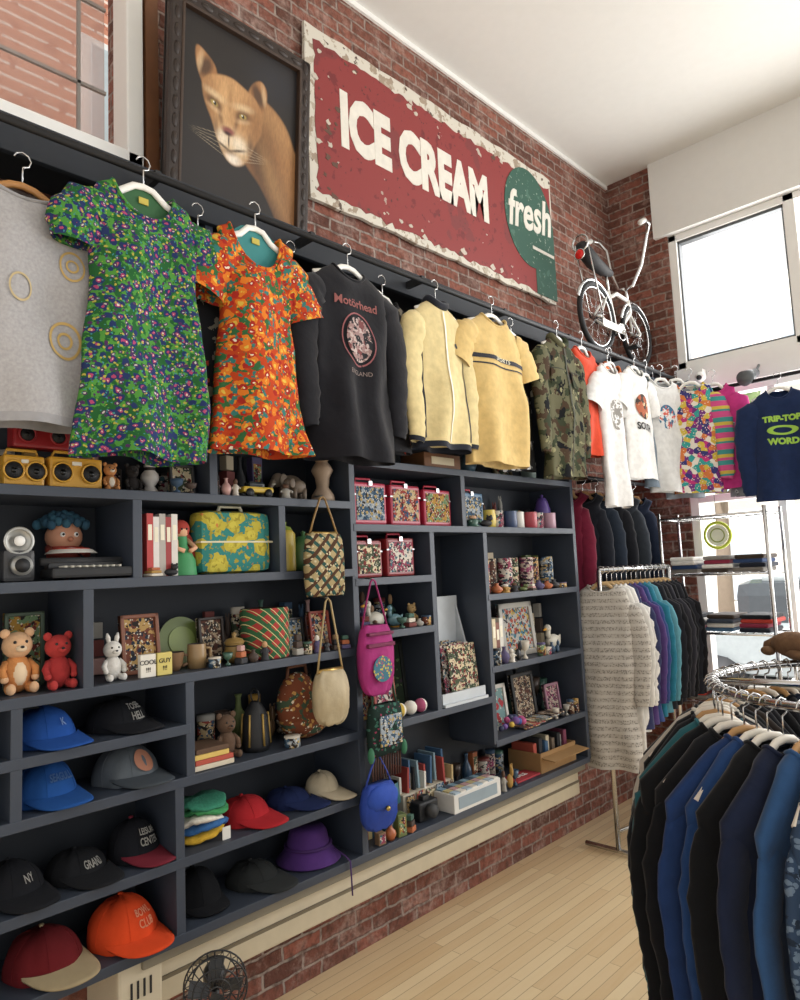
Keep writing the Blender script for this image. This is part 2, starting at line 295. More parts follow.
# ------------------------------------------------------------ garments
def hangerparts(mb,col,zt=.03,w=.19,sl=.055):
    m=C(col,.4)
    mb.tube([(0,0,zt-.03),(0,0,zt+.03)]+[(0,.022*cos(a),zt+.055+.022*sin(a)) for a in [radians(d) for d in (-90,-45,0,45,90,135,170)]],.0025,CHROME,n=6)
    mb.tube([(0,-w,-sl),(0,-w*.5,-.015-sl*.2),(0,-.03,zt-.025),(0,0,zt-.02),(0,.03,zt-.025),(0,w*.5,-.015-sl*.2),(0,w,-sl)],.011,m,n=8,flat=.7)
def garment(name,pos,mat,W=.42,L=.7,sleeve='short',neck=.08,drop=.06,hemw=None,d=.045,yaw=0,hanger='#e8e6e0',parent=None,seed=None,fold=.015,deco=(),smat=None,rib=None,nseg=56,slope=.07,sflat=.5,collar=0,rk=1,sout=0):
    mb=MB(); seed=random.uniform(0,50) if seed is None else seed; hemw=hemw or W
    keys=[(0,neck,.028),(-.025,neck+.045,.034),(-slope,W/2-.01,.036),(-.2,W/2*.96,d),(-.3,W/2*.92,d),(-L,hemw/2,d*1.25)]
    def ip(z,i):
        for a,b in zip(keys,keys[1:]):
            if z>=b[0]-1e-9: t=(a[0]-z)/(a[0]-b[0]); return a[i]+(b[i]-a[i])*t
        return keys[-1][i]
    def fo(u,z):
        s=min(1,max(0,-z/L)); s=.12+.88*s
        dg=noise.noise((u*9-z*4,z*9+u*5,seed+3))*.35+abs(noise.noise((u*5+z*6,z*5-u*7,seed+9)))*.4
        return fold*(s*(sin(u*34+seed+3.2*noise.noise((u*3,z*2,seed)))*.85+noise.noise((u*8,z*3.5,seed))*1.7)+dg)
    def surf(u,z):
        h=ip(z,1); q=min(.999,abs(u)/h); return ip(z,2)*(1-q**2.5)**.4+fo(u,z)
    zs=[0,-.012,-.025,-.04,-.055,-slope,-slope-.03]; z0=zs[-1]; zs+=[z0-(L+z0)*k/22 for k in range(1,23)]
    n=nseg; vs=[];fs=[]
    for z in zs:
        h,dd=ip(z,1),ip(z,2)
        for k in range(n):
            a=2*pi*k/n; cu,su=cos(a),sin(a)
            u=h*math.copysign(abs(cu)**.8,cu); x=dd*math.copysign(abs(su)**.8,su)
            f=max(0,1+z/.16); dz=f*(drop*max(0,su)**1.3+.012*max(0,-su))
            hem=.016*noise.noise((u*6,seed,1))*(1 if z<-.3*L else 0)*(-z/L)
            u+=.008*noise.noise((z*7,seed,cu))*min(1,-z*4)
            vs.append((x+fo(u,z),u,z-dz+hem))
    for i in range(len(zs)-1):
        for k in range(n): fs.append((i*n+k,i*n+(k+1)%n,(i+1)*n+(k+1)%n,(i+1)*n+k))
    if rib:
        cut=(len(zs)-2)*n; mb.add(vs,fs[:cut],mat,True); mb.add(vs,fs[cut:],rib,True)
    else: mb.add(vs,fs,mat,True)
    rpts=[]
    for k in range(n):
        a=2*pi*k/n; cu,su=cos(a),sin(a)
        rpts.append((.028*math.copysign(abs(su)**.8,su)+fo(neck*cu,0),neck*math.copysign(abs(cu)**.8,cu),-(drop*max(0,su)**1.3+.012*max(0,-su))+collar*.6))
    mb.tube(rpts,.006+collar,rib or mat,n=8,closed=True)
    sm_=smat or mat; w=W/2+sout; so=slope-.07
    for sg in (-1,1):
        if sleeve=='short': P=[(0,sg*(w-.07),-.10-so),(0,sg*(w-.01),-.135-so),(0,sg*(w+.04),-.2-so),(.0,sg*(w+.065),-.27-so)]; R=[.06,.082,.078,.08]
        elif sleeve=='puff': P=[(0,sg*(w-.06),-.10),(0,sg*(w+.0),-.12),(0,sg*(w+.03),-.17),(0,sg*(w+.035),-.23)]; R=[.05,.075,.08,.06]
        elif sleeve=='long':
            P=[(0,sg*(w-.07),-.10-so),(0,sg*(w-.015),-.14-so),(.0,sg*(w+.02),-.26-so),(.012,sg*(w+.03),-.4-so),(.015,sg*(w+.02),-.52-so),(.015,sg*(w+.02),-.6-so),(.015,sg*(w+.02),-.64-so)]; R=[.05,.078,.068,.056,.05,.046,.036]
            P=[Vector((p[0],p[1]+.012*noise.noise((i*1.3,seed,sg)),p[2])) for i,p in enumerate(P)]
        else: continue
        Q=[];S=[]
        for i in range(len(P)-1):
            for t in (0,.25,.5,.75): Q.append(Vector(P[i]).lerp(Vector(P[i+1]),t)); S.append(rk*(R[i]+(R[i+1]-R[i])*t)*(1+.07*sin(i*4.1+t*9+seed)))
        Q.append(Vector(P[-1])); S.append(rk*R[-1])
        mb.tube(Q,0,sm_,n=16,rs=S,flat=sflat,cap=False)
        if rib and sleeve!='puff': mb.tube([Q[-3],Q[-1]],0,rib,n=16,rs=[S[-3]*1.05,S[-1]*1.05],flat=sflat+.02,cap=False)
    for f in deco: f(mb,surf,ip)
    if hanger: hangerparts(mb,hanger,sl=slope-.015,w=min(.19,W*.42))
    return mb.build(name,pos,yaw,parent)
def dtext(t,size,z,col,bold=.0,u0=0,sx=1):
    return lambda mb,s,ip: mb.text(t,size,C(col,.8),mp=lambda v:Vector((s(v.x+u0,v.y+z)+.004,v.x+u0,v.y+z)),ext=0,bold=bold,sx=sx)
def dell(u,z,a,b,col,off=.003,rot=0,mat=None,ring=0):
    def f(mb,s,ip):
        N=5;K=28;vs=[];fs=[]
        for i in range(0,N+1):
            q_=i/N if not ring else (1-ring)+ring*i/N
            for k in range(K):
                t=2*pi*k/K; p=a*cos(t)*q_;q=b*sin(t)*q_; uu=u+p*cos(rot)-q*sin(rot); zz=z+p*sin(rot)+q*cos(rot); vs.append((s(uu,zz)+off,uu,zz))
        for i in range(N):
            for k in range(K): fs.append((i*K+k,i*K+(k+1)%K,(i+1)*K+(k+1)%K,(i+1)*K+k))
        mb.add(vs,fs,mat or C(col,.8),True)
    return f
def drect(u0,u1,z0,z1,col,off=.003,mat=None):
    def f(mb,s,ip):
        A=14;B=22;vs=[];fs=[]
        for i in range(A+1):
            for j in range(B+1):
                u=u0+(u1-u0)*i/A;z=z0+(z1-z0)*j/B; h=ip(z,1)*.985; u=max(-h,min(h,u)); vs.append((s(u,z)+off,u,z))
        for i in range(A):
            for j in range(B): a=i*(B+1)+j; fs.append((a,a+1,a+B+2,a+B+1))
        mb.add(vs,fs,mat or C(col,.8),True)
    return f
def lining(col,r=.09,b=.06):
    def f(mb,s,ip): mb.ell(0,-.055,r,b,.002,C(col,.7),M=FM(-.006,0,0)); mb.box((-.0,0,-.035),(.003,.03,.02),C('#b8a84a'))
    return f
FLG=PAT('green_floral_fabric','#265a30',[('n',50,.52,'#4d8a3c',3),('v',40,.48,'#27345f',1),('v',40,.24,'#a04468',1),('v',40,.10,'#d8d0c0',1),('v',66,.24,'#a8a048',5),('v',52,.3,'#4c3058',9),('v',52,.14,'#b8b4ac',9),('v',80,.2,'#3f8488',12)],bump=.5)
FLO=PAT('orange_floral_fabric','#b0401f',[('n',30,.54,'#34603a',2),('v',28,.46,'#cf7428',1),('v',28,.22,'#cfae48',1),('v',35,.38,'#9c2a22',7),('v',35,.15,'#dccfb8',7),('n',40,.6,'#34706a',5),('v',58,.22,'#cf9438',3)],bump=.5)
CAMO=PAT('camouflage_fabric','#5f5d47',[('n',15,.52,'#343a29',1),('n',16,.56,'#423326',6),('n',15,.62,'#141517',11),('n',16,.64,'#8a8666',17)],bump=.5)
CROC=PAT('crochet_fabric','#b23068',[('k',30,['#b83a74','#3a9690','#c8b048','#3a3a70','#c87440','#d8d2c6','#6e3478']),('v',70,.25,'#d8c8b8',0)],bump=.5)
GPAT=PAT('grey_print_fabric','#7d8086',[('v',32,.36,'#b9babe',0),('n',35,.6,'#44474e',4)])
DPAT=PAT('dark_print_fabric','#1b1b20',[('n',18,.6,'#8a8273',1),('v',20,.18,'#b8402e',4)])
HEATHER=C('#a3a1a2',.97,var=.28,sc=120,bump=.5,bs=34)
BAND=PAT('band_artwork','#1b1b20',[('n',38,.49,'#8f7370',1),('n',60,.56,'#b4a29c',6),('n',30,.6,'#6e3a3a',9)])
garment('grey_sweatshirt',(.10,.63,2.70),HEATHER,W=.44,L=.66,sleeve='long',neck=.09,drop=.04,hanger='#b07c45',seed=2,fold=.02,rib=FB('#979698'),
  deco=[dell(.12,-.2,.035,.045,'#b89a5e',ring=.15),dell(.12,-.2,.018,.02,'#b89a5e',ring=.3),dell(.10,-.42,.045,.055,'#b89a5e',ring=.15),dell(-.02,-.3,.03,.04,'#b9a67e',ring=.15),dell(.1,-.42,.022,.025,'#b89a5e',ring=.3)])
garment('green_floral_dress',(.17,.945,2.785),FLG,W=.34,L=.82,sleeve='puff',neck=.095,drop=.1,hemw=.42,seed=4,fold=.026,deco=[lining('#2b5a34')])
garment('black_lace_top',(.06,1.19,2.77),DPAT,W=.26,L=.6,sleeve='short',seed=5,d=.025,fold=.008)
garment('orange_floral_dress',(.17,1.345,2.785),FLO,W=.29,L=.77,sleeve='short',neck=.10,drop=.14,hemw=.37,seed=8,fold=.026,deco=[lining('#2f7c7c',.095,.075)])
garment('blue_checked_shirt',(.06,1.58,2.76),PAT('blue_check','#27344f',[('sy',300,.5,'#9fb0c6'),('sz',300,.5,'#9fb0c6')]),W=.26,L=.6,sleeve='short',seed=9,d=.025,fold=.008)
garment('black_band_sweatshirt',(.16,1.775,2.775),FB('#19191e'),W=.41,L=.75,sleeve='long',neck=.08,drop=.05,seed=11,fold=.022,
  deco=[dtext('Motörhead',.048,-.15,'#8a504c',.0008),dell(.0,-.29,.085,.105,'#8a5052',ring=.06),dell(0,-.29,.066,.088,'',.005,mat=BAND),dtext('ENGLAND',.024,-.42,'#8a7a75')])
garment('dark_print_shirt',(.06,2.06,2.76),DPAT,W=.28,L=.66,sleeve='short',seed=13,d=.025,fold=.008)
garment('cream_track_jacket',(.15,2.30,2.775),FB('#d2c08e'),W=.32,L=.66,sleeve='long',neck=.055,drop=.03,seed=15,rib=FB('#23262f'),hemw=.34,collar=.012,
  deco=[drect(-.005,.005,-.63,-.05,'#e9e6da',.004),drect(-.145,-.132,-.62,-.09,'#23262f'),drect(.132,.145,-.62,-.09,'#23262f'),dell(.08,-.19,.012,.012,'#23262f')])
garment('yellow_tshirt',(.16,2.70,2.80),FB('#cdb074'),W=.44,L=.72,sleeve='short',neck=.085,drop=.05,seed=17,fold=.022,
  deco=[drect(-.2,.2,-.262,-.255,'#23262f'),drect(-.2,.2,-.235,-.215,'#23262f'),dtext('SPORTS',.026,-.225,'#e9e2c8',0,0,1.4)])
garment('black_print_tshirt',(.06,3.0,2.79),PAT('bw_print','#191a1d',[('n',14,.58,'#b5b5b5',1)]),W=.3,L=.7,seed=19,d=.025,fold=.008)
garment('camouflage_jacket',(.15,3.30,2.82),CAMO,W=.36,L=.76,sleeve='long',neck=.065,drop=.05,seed=21,collar=.012,
  deco=[drect(-.006,.006,-.74,-.06,'#3b3d2e',.004),drect(-.14,-.04,-.27,-.18,'',.008,CAMO),drect(.04,.14,-.27,-.18,'',.008,CAMO),drect(-.14,-.04,-.19,-.185,'#2a2c20',.01),drect(.04,.14,-.19,-.185,'#2a2c20',.01)])
garment('red_tshirt',(.13,3.60,2.83),FB('#c8462c'),W=.26,L=.62,seed=23,d=.03)
garment('white_tshirt',(.17,3.82,2.76),FB('#dfdedc'),W=.3,L=.84,seed=25,deco=[dell(.0,-.3,.06,.09,'#b9b4ac',mat=PAT('tee_art2','#dfdedc',[('n',40,.5,'#8a8680',2)]))],d=.03)
garment('orange_tshirt',(.10,4.0,2.82),FB('#d8703a'),W=.26,L=.5,seed=30,d=.03)
garment('white_print_tshirt',(.18,4.15,2.80),FB('#e2e1de'),W=.36,L=.7,seed=27,deco=[dell(0,-.25,.09,.08,'#4a3f3a',mat=PAT('tee_art','#3a302c',[('n',20,.5,'#a5583a',2),('n',30,.6,'#e0c8a0',5)])),dtext('SOUTH',.06,-.38,'#2b2b2b',.002)],d=.03)
garment('slate_tshirt',(.15,4.38,2.80),FB('#6b7884'),W=.28,L=.74,seed=29,d=.03)
garment('white_graphic_tshirt',(.21,4.46,2.77),FB('#d6d6d4'),W=.28,L=.74,seed=34,d=.03,yaw=-.5,deco=[dell(0,-.25,.07,.08,'',mat=PAT('tee_art3','#d6d6d4',[('n',30,.5,'#3a6a8a',2),('n',40,.58,'#c85a4a',5)]))])
garment('teal_tshirt',(.12,4.55,2.80),FB('#3a8a96'),W=.28,L=.6,seed=32,d=.03)
garment('grey_long_sleeve',(.25,4.60,2.78),FB('#878d94'),W=.26,L=.78,sleeve='long',seed=38,d=.03,yaw=-.8)
garment('crochet_sweater',(.34,4.60,2.74),CROC,W=.30,L=.72,sleeve='long',yaw=-pi/2+.45,seed=31,smat=PAT('crochet2','#c84b82',[('sz',90,.2,'#3b8c88'),('sz',60,.8,'#c8b048')]),fold=.02)
garment('pink_cardigan',(.45,4.70,2.72),FB('#c03a80'),W=.28,L=.68,sleeve='long',yaw=-pi/2+.2,seed=41,d=.03)
garment('grey_print_shirt',(.60,4.74,2.53),GPAT,W=.22,L=.55,sleeve='short',yaw=-pi/2+.2,seed=33,d=.03)
garment('navy_sweatshirt',(.84,4.68,2.61),FB('#1b2a4c'),W=.36,L=.68,sleeve='long',yaw=-pi/2+.3,seed=35,neck=.07,fold=.024,deco=[dtext('TRIP-TOP',.048,-.19,'#96c04a',.003),dell(0,-.26,.085,.03,'#96c04a',ring=.4),dtext('WORD',.052,-.33,'#96c04a',.003)])
garment('white_long_sleeve',(1.24,4.74,2.61),FB('#dcdad6'),W=.34,L=.68,sleeve='long',yaw=-pi/2+.3,seed=36)
mb=MB(); mb.cyl((.1,4.72,2.70),(XR-.5,4.72,2.70),.012,BLACK)
for k in range(4): mb.box((.2+k*1.1,4.81,2.705),(.02,.19,.02),BLACK)
mb.build('window_clothes_rail')
mb=MB(); mb.cyl((-.12,3.62,2.14),(-.12,4.9,2.14),.012,BLACK); mb.box((-.21,4.2,2.14),(.18,.02,.02),BLACK); mb.build('clothes_rail')
for i,(y,c_,L_) in enumerate([(3.74,'#6a1c32',.62),(3.92,'#1d2028',.72),(4.08,'#262e3a',.72),(4.24,'#1c1d22',.7),(4.42,'#33383f',.7),(4.6,'#1e2638',.7)]):
    garment('maroon_jacket' if i==0 else 'dark_jacket',(-.11,y,2.03),FB(c_),W=(.18 if i==0 else .22),L=L_,sleeve='long',yaw=-pi/2+.6,seed=60+i,d=.03,hanger='#b58a58',nseg=30,rk=.8,sout=-.02,fold=.012)
# ------------------------------------------------------------ side clothes rack
mb=MB()
a=Vector((.08,3.70,1.56)); b=Vector((.20,4.36,1.56))
mb.cyl(a,b,.014,CHROME); mb.cyl((a.x,a.y,.02),a,.014,CHROME); mb.cyl((b.x,b.y,.02),b,.014,CHROME)
for p in (a,b): mb.tube([(p.x-.2,p.y,.02),(p.x+.22,p.y,.02)],.014,CHROME)
mb.cyl((a.x,a.y,.12),(b.x,b.y,.12),.01,CHROME)
rack=mb.build('clothes_rack')
KNIT=PAT('knit_fabric','#b5afa6',[('v',110,.42,'#8a857f',0),('sz',160,.3,'#c2bdb5')],bump=.6)
cols=[KNIT,FB('#cdcac4'),FB('#dcdad6'),FB('#34385a'),FB('#4f3c70'),FB('#35477a'),FB('#2a7288'),FB('#5a909e'),FB('#1f2026'),FB('#1a1a1e'),FB('#2c2c33'),FB('#141418'),FB('#23242a'),FB('#141418')]
for i,m_ in enumerate(cols):
    t=.03+i/len(cols)*.95; p=a.lerp(b,t)
    garment('garment_%d'%i,(p.x,p.y,1.475),m_,W=.32,L=(1.02 if i<2 else .85-.015*i),sleeve='long',yaw=-pi/2+random.uniform(-.12,.12)+(.25 if i==0 else .1),parent=rack,hanger='#c9a878',d=.036,drop=.04,nseg=30,slope=.10,sflat=.38,fold=.018,rk=.9)
# small rack of white blouses by the window
mb=MB(); mb.cyl((.92,4.62,1.60),(1.7,4.62,1.60),.013,CHROME)
for xx in (.92,1.7): mb.cyl((xx,4.62,.02),(xx,4.62,1.60),.013,CHROME); mb.tube([(xx,4.45,.02),(xx,4.8,.02)],.013,CHROME)
rk2=mb.build('clothes_rack')
for i in range(7): garment('garment_%d'%i,(.97+i*.1,4.62,1.515),FB(['#e2e0dc','#dcd9d2','#e8e6e2','#c8d0d4','#e2e0dc','#d8c8c0','#e2e0dc'][i]),W=.28,L=.7,sleeve='long',yaw=random.uniform(-.2,.2),parent=rk2,nseg=26,d=.03,slope=.1,sflat=.38)
# ------------------------------------------------------------ chrome shelf with folded clothes
mb=MB(); x0,x1,y0,y1=.12,.76,4.46,4.76
for xx in (x0,x1):
    for yy in (y0,y1): mb.cyl((xx,yy,0),(xx,yy,1.90),.011,CHROME)
for zz in (1.86,1.5,1.14,.72,.3):
    mb.tube([(x0,y0,zz),(x1,y0,zz),(x1,y1,zz),(x0,y1,zz)],.008,CHROME,closed=True)
    for k in range(14): mb.cyl((x0+(x1-x0)*k/13,y0,zz),(x0+(x1-x0)*k/13,y1,zz),.003,CHROME,n=5)
mb.build('chrome_shelf_rack')
def folded(x,y,z,cs,w=.2,l=.26,t=.026):
    mb=MB()
    for i,c_ in enumerate(cs): mb.box((random.uniform(-.015,.015),random.uniform(-.015,.015),t/2+i*t),(w+random.uniform(-.03,.01),l,t),FB(c_),.011)
    return mb.build('folded_clothes',(x,y,z))
for z_ in (.31,.73,1.15,1.51):
    for xx in (.235,.44,.645): folded(xx,4.61,z_,random.sample(['#39414f','#b84238','#d8d5cf','#4b6b8a','#222631','#76716b','#8a3146','#31456b','#1d1f24','#e6e3dd','#40362f','#8d8a86'],4),w=.18)
mb=MB(); mb.ring((0,0,0),.085,.010,C('#b8c83a',.4),'y'); mb.ell(0,0,.07,.07,.004,C('#e4e8cc',.5),M=Matrix.Rotation(pi/2,4,'X')); mb.ring((0,-.004,0),.045,.004,C('#8a9a3a',.4),'y')
mb.cyl((0,0,.085),(0,0,.95),.0015,BLACK); mb.build('window_sign',(.33,4.88,1.75))
mb=MB(); mb.ball((0,0,0),.035,WHITE); mb.ball((0,-.03,-.01),.018,BLACK); mb.box((0,.03,.04),(.03,.06,.03),WHITE); mb.build('security_camera',(.33,4.83,2.83))
mb=MB(); S=C('#5b5f62',.35); mb.cyl((0,0,.0),(-.03,-.12,-.05),.03,S,r1=.05,n=18); mb.ball((0,0,0),.03,S); mb.cyl((0,0,0),(0,.1,.07),.008,S); mb.build('spot_lamp',(.68,4.80,2.77))
# ------------------------------------------------------------ round rack
ctr=Vector((1.68,2.30,0)); RR=.44; ZR=1.245
mb=MB(); mb.ring((0,0,ZR),RR,.012,CHROME,'z',n=48); mb.ring((0,0,ZR-.05),.09,.01,CHROME,'z'); mb.cyl((0,0,.03),(0,0,ZR+.04),.016,CHROME)
for k in range(4):
    a_=k*pi/2+.3; mb.cyl((0,0,ZR-.01),(RR*cos(a_),RR*sin(a_),ZR-.0),.01,CHROME); mb.tube([(0,0,.06),(RR*.9*cos(a_),RR*.9*sin(a_),.03)],.015,CHROME)
rr=mb.build('round_clothing_rack',ctr)
SPK=PAT('speckled_fabric','#33445c',[('v',60,.36,'#66788c',0),('n',40,.58,'#26303f',4)],bump=.5)
pal=['#131417','#1b1b20','#17181d','#2e2724','#131417','#141518','#c0bab0','#141518','#1a1b20','#2b5f68','#141518','#17181c','#1f3560','#24406e','#121316','#1a2238','#2f4f78','SPK','#3d4c5e','SPK','#7c828a','#85888e','#6d737b','#20222a','#3a4250','#17181d','#4b3a34','#1c2230']
nG=58
for k in range(nG):
    a_=radians(158)+k/nG*2*pi+random.uniform(-.025,.025)
    pc=pal[k%len(pal)]; m_=SPK if pc=='SPK' else FB(pc)
    garment('garment_%d'%k,(RR*cos(a_),RR*sin(a_),ZR-.09),m_,W=.47+random.uniform(-.03,.03),L=.84+.06*sin(k*2.1),sleeve='long',yaw=a_+pi/2+random.uniform(-.08,.08),parent=rr,hanger='#e6dfd2' if k%4 else '#b58a58',d=.022,drop=.03,neck=.06,nseg=34,fold=.024,slope=.15+random.uniform(-.02,.02),sflat=.36,rk=.7+random.uniform(-.1,.1),sout=-.035,hemw=.46)
mb=MB(); FUR=C('#75583f',.95,var=.45,sc=60,bump=.8); FL=C('#a8876a',.95,var=.2,sc=60)
mb.ball((0,.03,.045),(.055,.10,.045),FUR); mb.ball((0,-.085,.06),(.045,.05,.042),FUR); mb.ball((.0,-.128,.05),(.024,.02,.018),FL); mb.ball((0,-.146,.055),(.008,.006,.006),BLACK)
for s_ in (-1,1):
    mb.ball((s_*.035,-.07,.1),(.013,.009,.014),FUR); mb.ball((s_*.022,-.122,.072),.005,BLACK); mb.ball((s_*.045,-.03,.02),(.02,.04,.016),FUR); mb.ball((s_*.045,.11,.02),(.02,.03,.016),FUR)
mb.tube([(0,.12,.04),(0,.17,.03),(.02,.21,.025)],.02,FUR,rs=[.03,.02,.01])
mb.build('plush_otter',(1.38,2.64,ZR+.01),yaw=.9)
# ------------------------------------------------------------ wall art : painted canvas
DW=C('#261a14',.5,var=.4,sc=30,bump=.3)
w,h=.65,.84
mb=MB(); M0=FM(-.19,1.505,2.962,lean=-.08)
mb.box((0,h/2,.010),(w,h,.016),C('#120f10',.6),M=M0)
for (u,v,a_,b_) in [(0,.03,w,.06),(0,h-.03,w,.06),(-w/2+.03,h/2,.06,h),(w/2-.03,h/2,.06,h)]: mb.box((u,v,.02),(a_,b_,.045),DW,.012,M=M0)
for (u,v,a_,b_) in [(0,.055,w-.1,.012),(0,h-.055,w-.1,.012),(-w/2+.055,h/2,.012,h-.1),(w/2-.055,h/2,.012,h-.1)]: mb.box((u,v,.03),(a_,b_,.03),C('#3a2a20',.4),.004,M=M0)
for k in range(12):
    for u in (-w/2+.03,w/2-.03): mb.ball((u,.05+k*.068,.04),(.013,.03,.008),DW,8,5,M=M0)
for k in range(8):
    for v in (.03,h-.03): mb.ball((-w/2+.08+k*.07,v,.04),(.03,.013,.008),DW,8,5,M=M0)
NX,NY=200,260
uu,vv=np.meshgrid(np.linspace(0,1,NX),np.linspace(0,1,NY))
img=np.zeros((NY,NX,3)); img[:]=lin('#14100f')[:3]
asp=w/h
def sstep(d,s): t=np.clip(.5-d/(2*s),0,1); return t*t*(3-2*t)
def blend(al,col,k=1):
    global img
    img=img*(1-al[...,None]*k)+np.array(lin(col)[:3])*al[...,None]*k
def se(x,y,a,b_,col,s=.4,rot=0,k=1,clip=None):
    dx=(uu-x)*asp; dy=vv-y; p=dx*cos(rot)+dy*sin(rot); q=-dx*sin(rot)+dy*cos(rot)
    al=sstep(np.sqrt((p/(a*asp))**2+(q/b_)**2)-1,s)
    if clip is not None: al=al*clip
    blend(al,col,k)
def spoly(pts,col,s=.012,k=1):
    # smooth closed Catmull-Rom outline
    n=len(pts); Q=[]
    for i in range(n):
        p0,p1,p2,p3=[Vector(pts[(i+j)%n]) for j in (-1,0,1,2)]
        for t in (0,.25,.5,.75): Q.append(.5*((2*p1)+(p2-p0)*t+(2*p0-5*p1+4*p2-p3)*t*t+(3*p1-p0-3*p2+p3)*t**3))
    P=[(q.x*asp,q.y) for q in Q]; X_=uu*asp; Y_=vv; dmin=np.full(X_.shape,9.); ins=np.zeros(X_.shape,bool)
    for i in range(len(P)):
        x1,y1=P[i]; x2,y2=P[(i+1)%len(P)]; ex,ey=x2-x1,y2-y1
        t=np.clip(((X_-x1)*ex+(Y_-y1)*ey)/(ex*ex+ey*ey+1e-12),0,1); dmin=np.minimum(dmin,np.hypot(X_-x1-t*ex,Y_-y1-t*ey))
        ins^=((y1>Y_)!=(y2>Y_))&(X_<(x2-x1)*(Y_-y1)/((y2-y1) or 1e-9)+x1)
    al=sstep(np.where(ins,-dmin,dmin),s); blend(al,col,k); return al
se(.2,.75,.25,.2,'#1c1a1c',1.0,0,.6); se(.8,.15,.2,.1,'#1a1d26',1.0,0,.8)
body=spoly([(.45,.36),(.6,.28),(.75,.30),(.88,.37),(.96,.48),(1.03,.6),(1.03,1.03),(.9,1.03),(.78,.88),(.66,.76),(.54,.68),(.46,.55)],'#875d38',.014)
se(.82,.40,.24,.09,'#b68a5a',1.0,.5,.85,body); se(.92,.68,.1,.3,'#9c7044',1.0,0,.7,body); se(.64,.6,.10,.22,'#2e1d12',1.0,-.6,.9,body); se(.80,.93,.07,.2,'#2e1d12',1.0,-.5,.7,body); se(.7,.47,.12,.13,'#6a4728',1.0,.2,.6,body); se(.76,.7,.06,.16,'#b08656',1.0,-.4,.5,body)
e1=spoly([(.16,.33),(.125,.25),(.13,.175),(.2,.19),(.28,.245),(.29,.34),(.22,.39)],'#9c6e44',.008); se(.2,.265,.045,.06,'#2e1c14',.6,.5,.85,e1); se(.155,.25,.02,.06,'#cfb28a',.8,.2,.6,e1)
e2=spoly([(.54,.31),(.58,.23),(.65,.185),(.705,.22),(.7,.31),(.65,.38),(.57,.38)],'#9c6e44',.008); se(.63,.275,.045,.065,'#2e1c14',.6,-.5,.85,e2); se(.685,.26,.018,.06,'#cfb28a',.8,-.2,.6,e2)
hd_=spoly([(.19,.33),(.27,.28),(.4,.255),(.52,.275),(.62,.31),(.67,.39),(.66,.48),(.61,.56),(.57,.63),(.52,.69),(.44,.715),(.37,.69),(.31,.62),(.26,.53),(.205,.45),(.18,.38)],'#a87c50',.010)
se(.4,.31,.14,.07,'#bf9464',1.0,0,.8,hd_); se(.61,.47,.09,.13,'#7c5430',1.0,0,.7,hd_); se(.22,.43,.05,.11,'#7c5430',1.0,0,.6,hd_); se(.36,.46,.06,.14,'#c49c6c',1.0,.1,.8,hd_); se(.4,.36,.02,.08,'#8a6038',1.0,0,.5,hd_); se(.5,.52,.07,.07,'#b98e60',1.0,0,.6,hd_)
for ex,sg in ((.275,1),(.505,-1)):
    se(ex,.385,.07,.018,'#d8be96',1.0,.2*sg,.7,hd_); se(ex,.43,.055,.024,'#3e2718',.8,.3*sg,.9,hd_); se(ex,.432,.030,.013,'#a8924c',.4,.25*sg); se(ex+.004,.432,.011,.011,'#0e0c0a',.4); se(ex-.006,.427,.005,.004,'#e8e8e0',.5); se(ex+.05*sg,.485,.016,.06,'#5e3c22',1.0,-.25*sg,.7,hd_); se(ex,.46,.05,.012,'#cfae84',1.0,.3*sg,.6,hd_)
se(.42,.61,.13,.07,'#cfb48e',.8,0,.95,hd_); se(.345,.595,.045,.035,'#e2d4be',.9,0,.8,hd_); se(.48,.595,.055,.035,'#e2d4be',.9,0,.8,hd_); se(.435,.69,.06,.03,'#e8dece',.8,0,.85,hd_)
se(.39,.545,.05,.02,'#824840',.5); se(.385,.56,.03,.010,'#33191a',.8); se(.395,.595,.006,.035,'#33191a',.8); se(.35,.635,.055,.007,'#22120e',.9,.3,.9); se(.47,.63,.065,.007,'#22120e',.9,-.35,.9); se(.40,.655,.05,.012,'#5e4030',1,0,.5,hd_)
se(.29,.56,.02,.05,'#4a2e1c',1,0,.6,hd_); se(.575,.58,.022,.05,'#3a2418',1,0,.7,hd_)
for k in range(5):
    se(.25,.59+.018*k,.10,.0016,'#b8a88c',.9,-.12+.1*k,.6); se(.58,.59+.018*k,.10,.0016,'#b8a88c',.9,.12-.1*k,.6)
m,nt,bs=newmat('cougar_canvas'); at=nt.nodes.new('ShaderNodeAttribute'); at.attribute_name='Col'; bs.inputs['Roughness'].default_value=.6
tc_=nt.nodes.new('ShaderNodeTexCoord'); mp_=nt.nodes.new('ShaderNodeMapping'); mp_.inputs['Rotation'].default_value=(.6,0,0); mp_.inputs['Scale'].default_value=(1,1,.25); nt.links.new(tc_.outputs['Object'],mp_.inputs[0])
cz=nt.nodes.new('ShaderNodeTexNoise'); cz.inputs['Scale'].default_value=140; cz.inputs['Detail'].default_value=4; nt.links.new(mp_.outputs[0],cz.inputs['Vector'])
nt.links.new(mixc(nt,math_(nt,'MULTIPLY',cz.outputs['Fac'],.55),at.outputs['Color'],(.02,.013,.009,1)),bs.inputs['Base Color'])
vs=[((uu[j,i]-.5)*(w-.1),(1-vv[j,i])*(h-.1)+.05,.0225) for j in range(NY) for i in range(NX)]
fs=[(j*NX+i,(j+1)*NX+i,(j+1)*NX+i+1,j*NX+i+1) for j in range(NY-1) for i in range(NX-1)]
off=len(mb.v); mb.add(vs,fs,m,False,M=M0)
ob=mb.build('cougar_painting'); ca=ob.data.color_attributes.new('Col','FLOAT_COLOR','POINT')
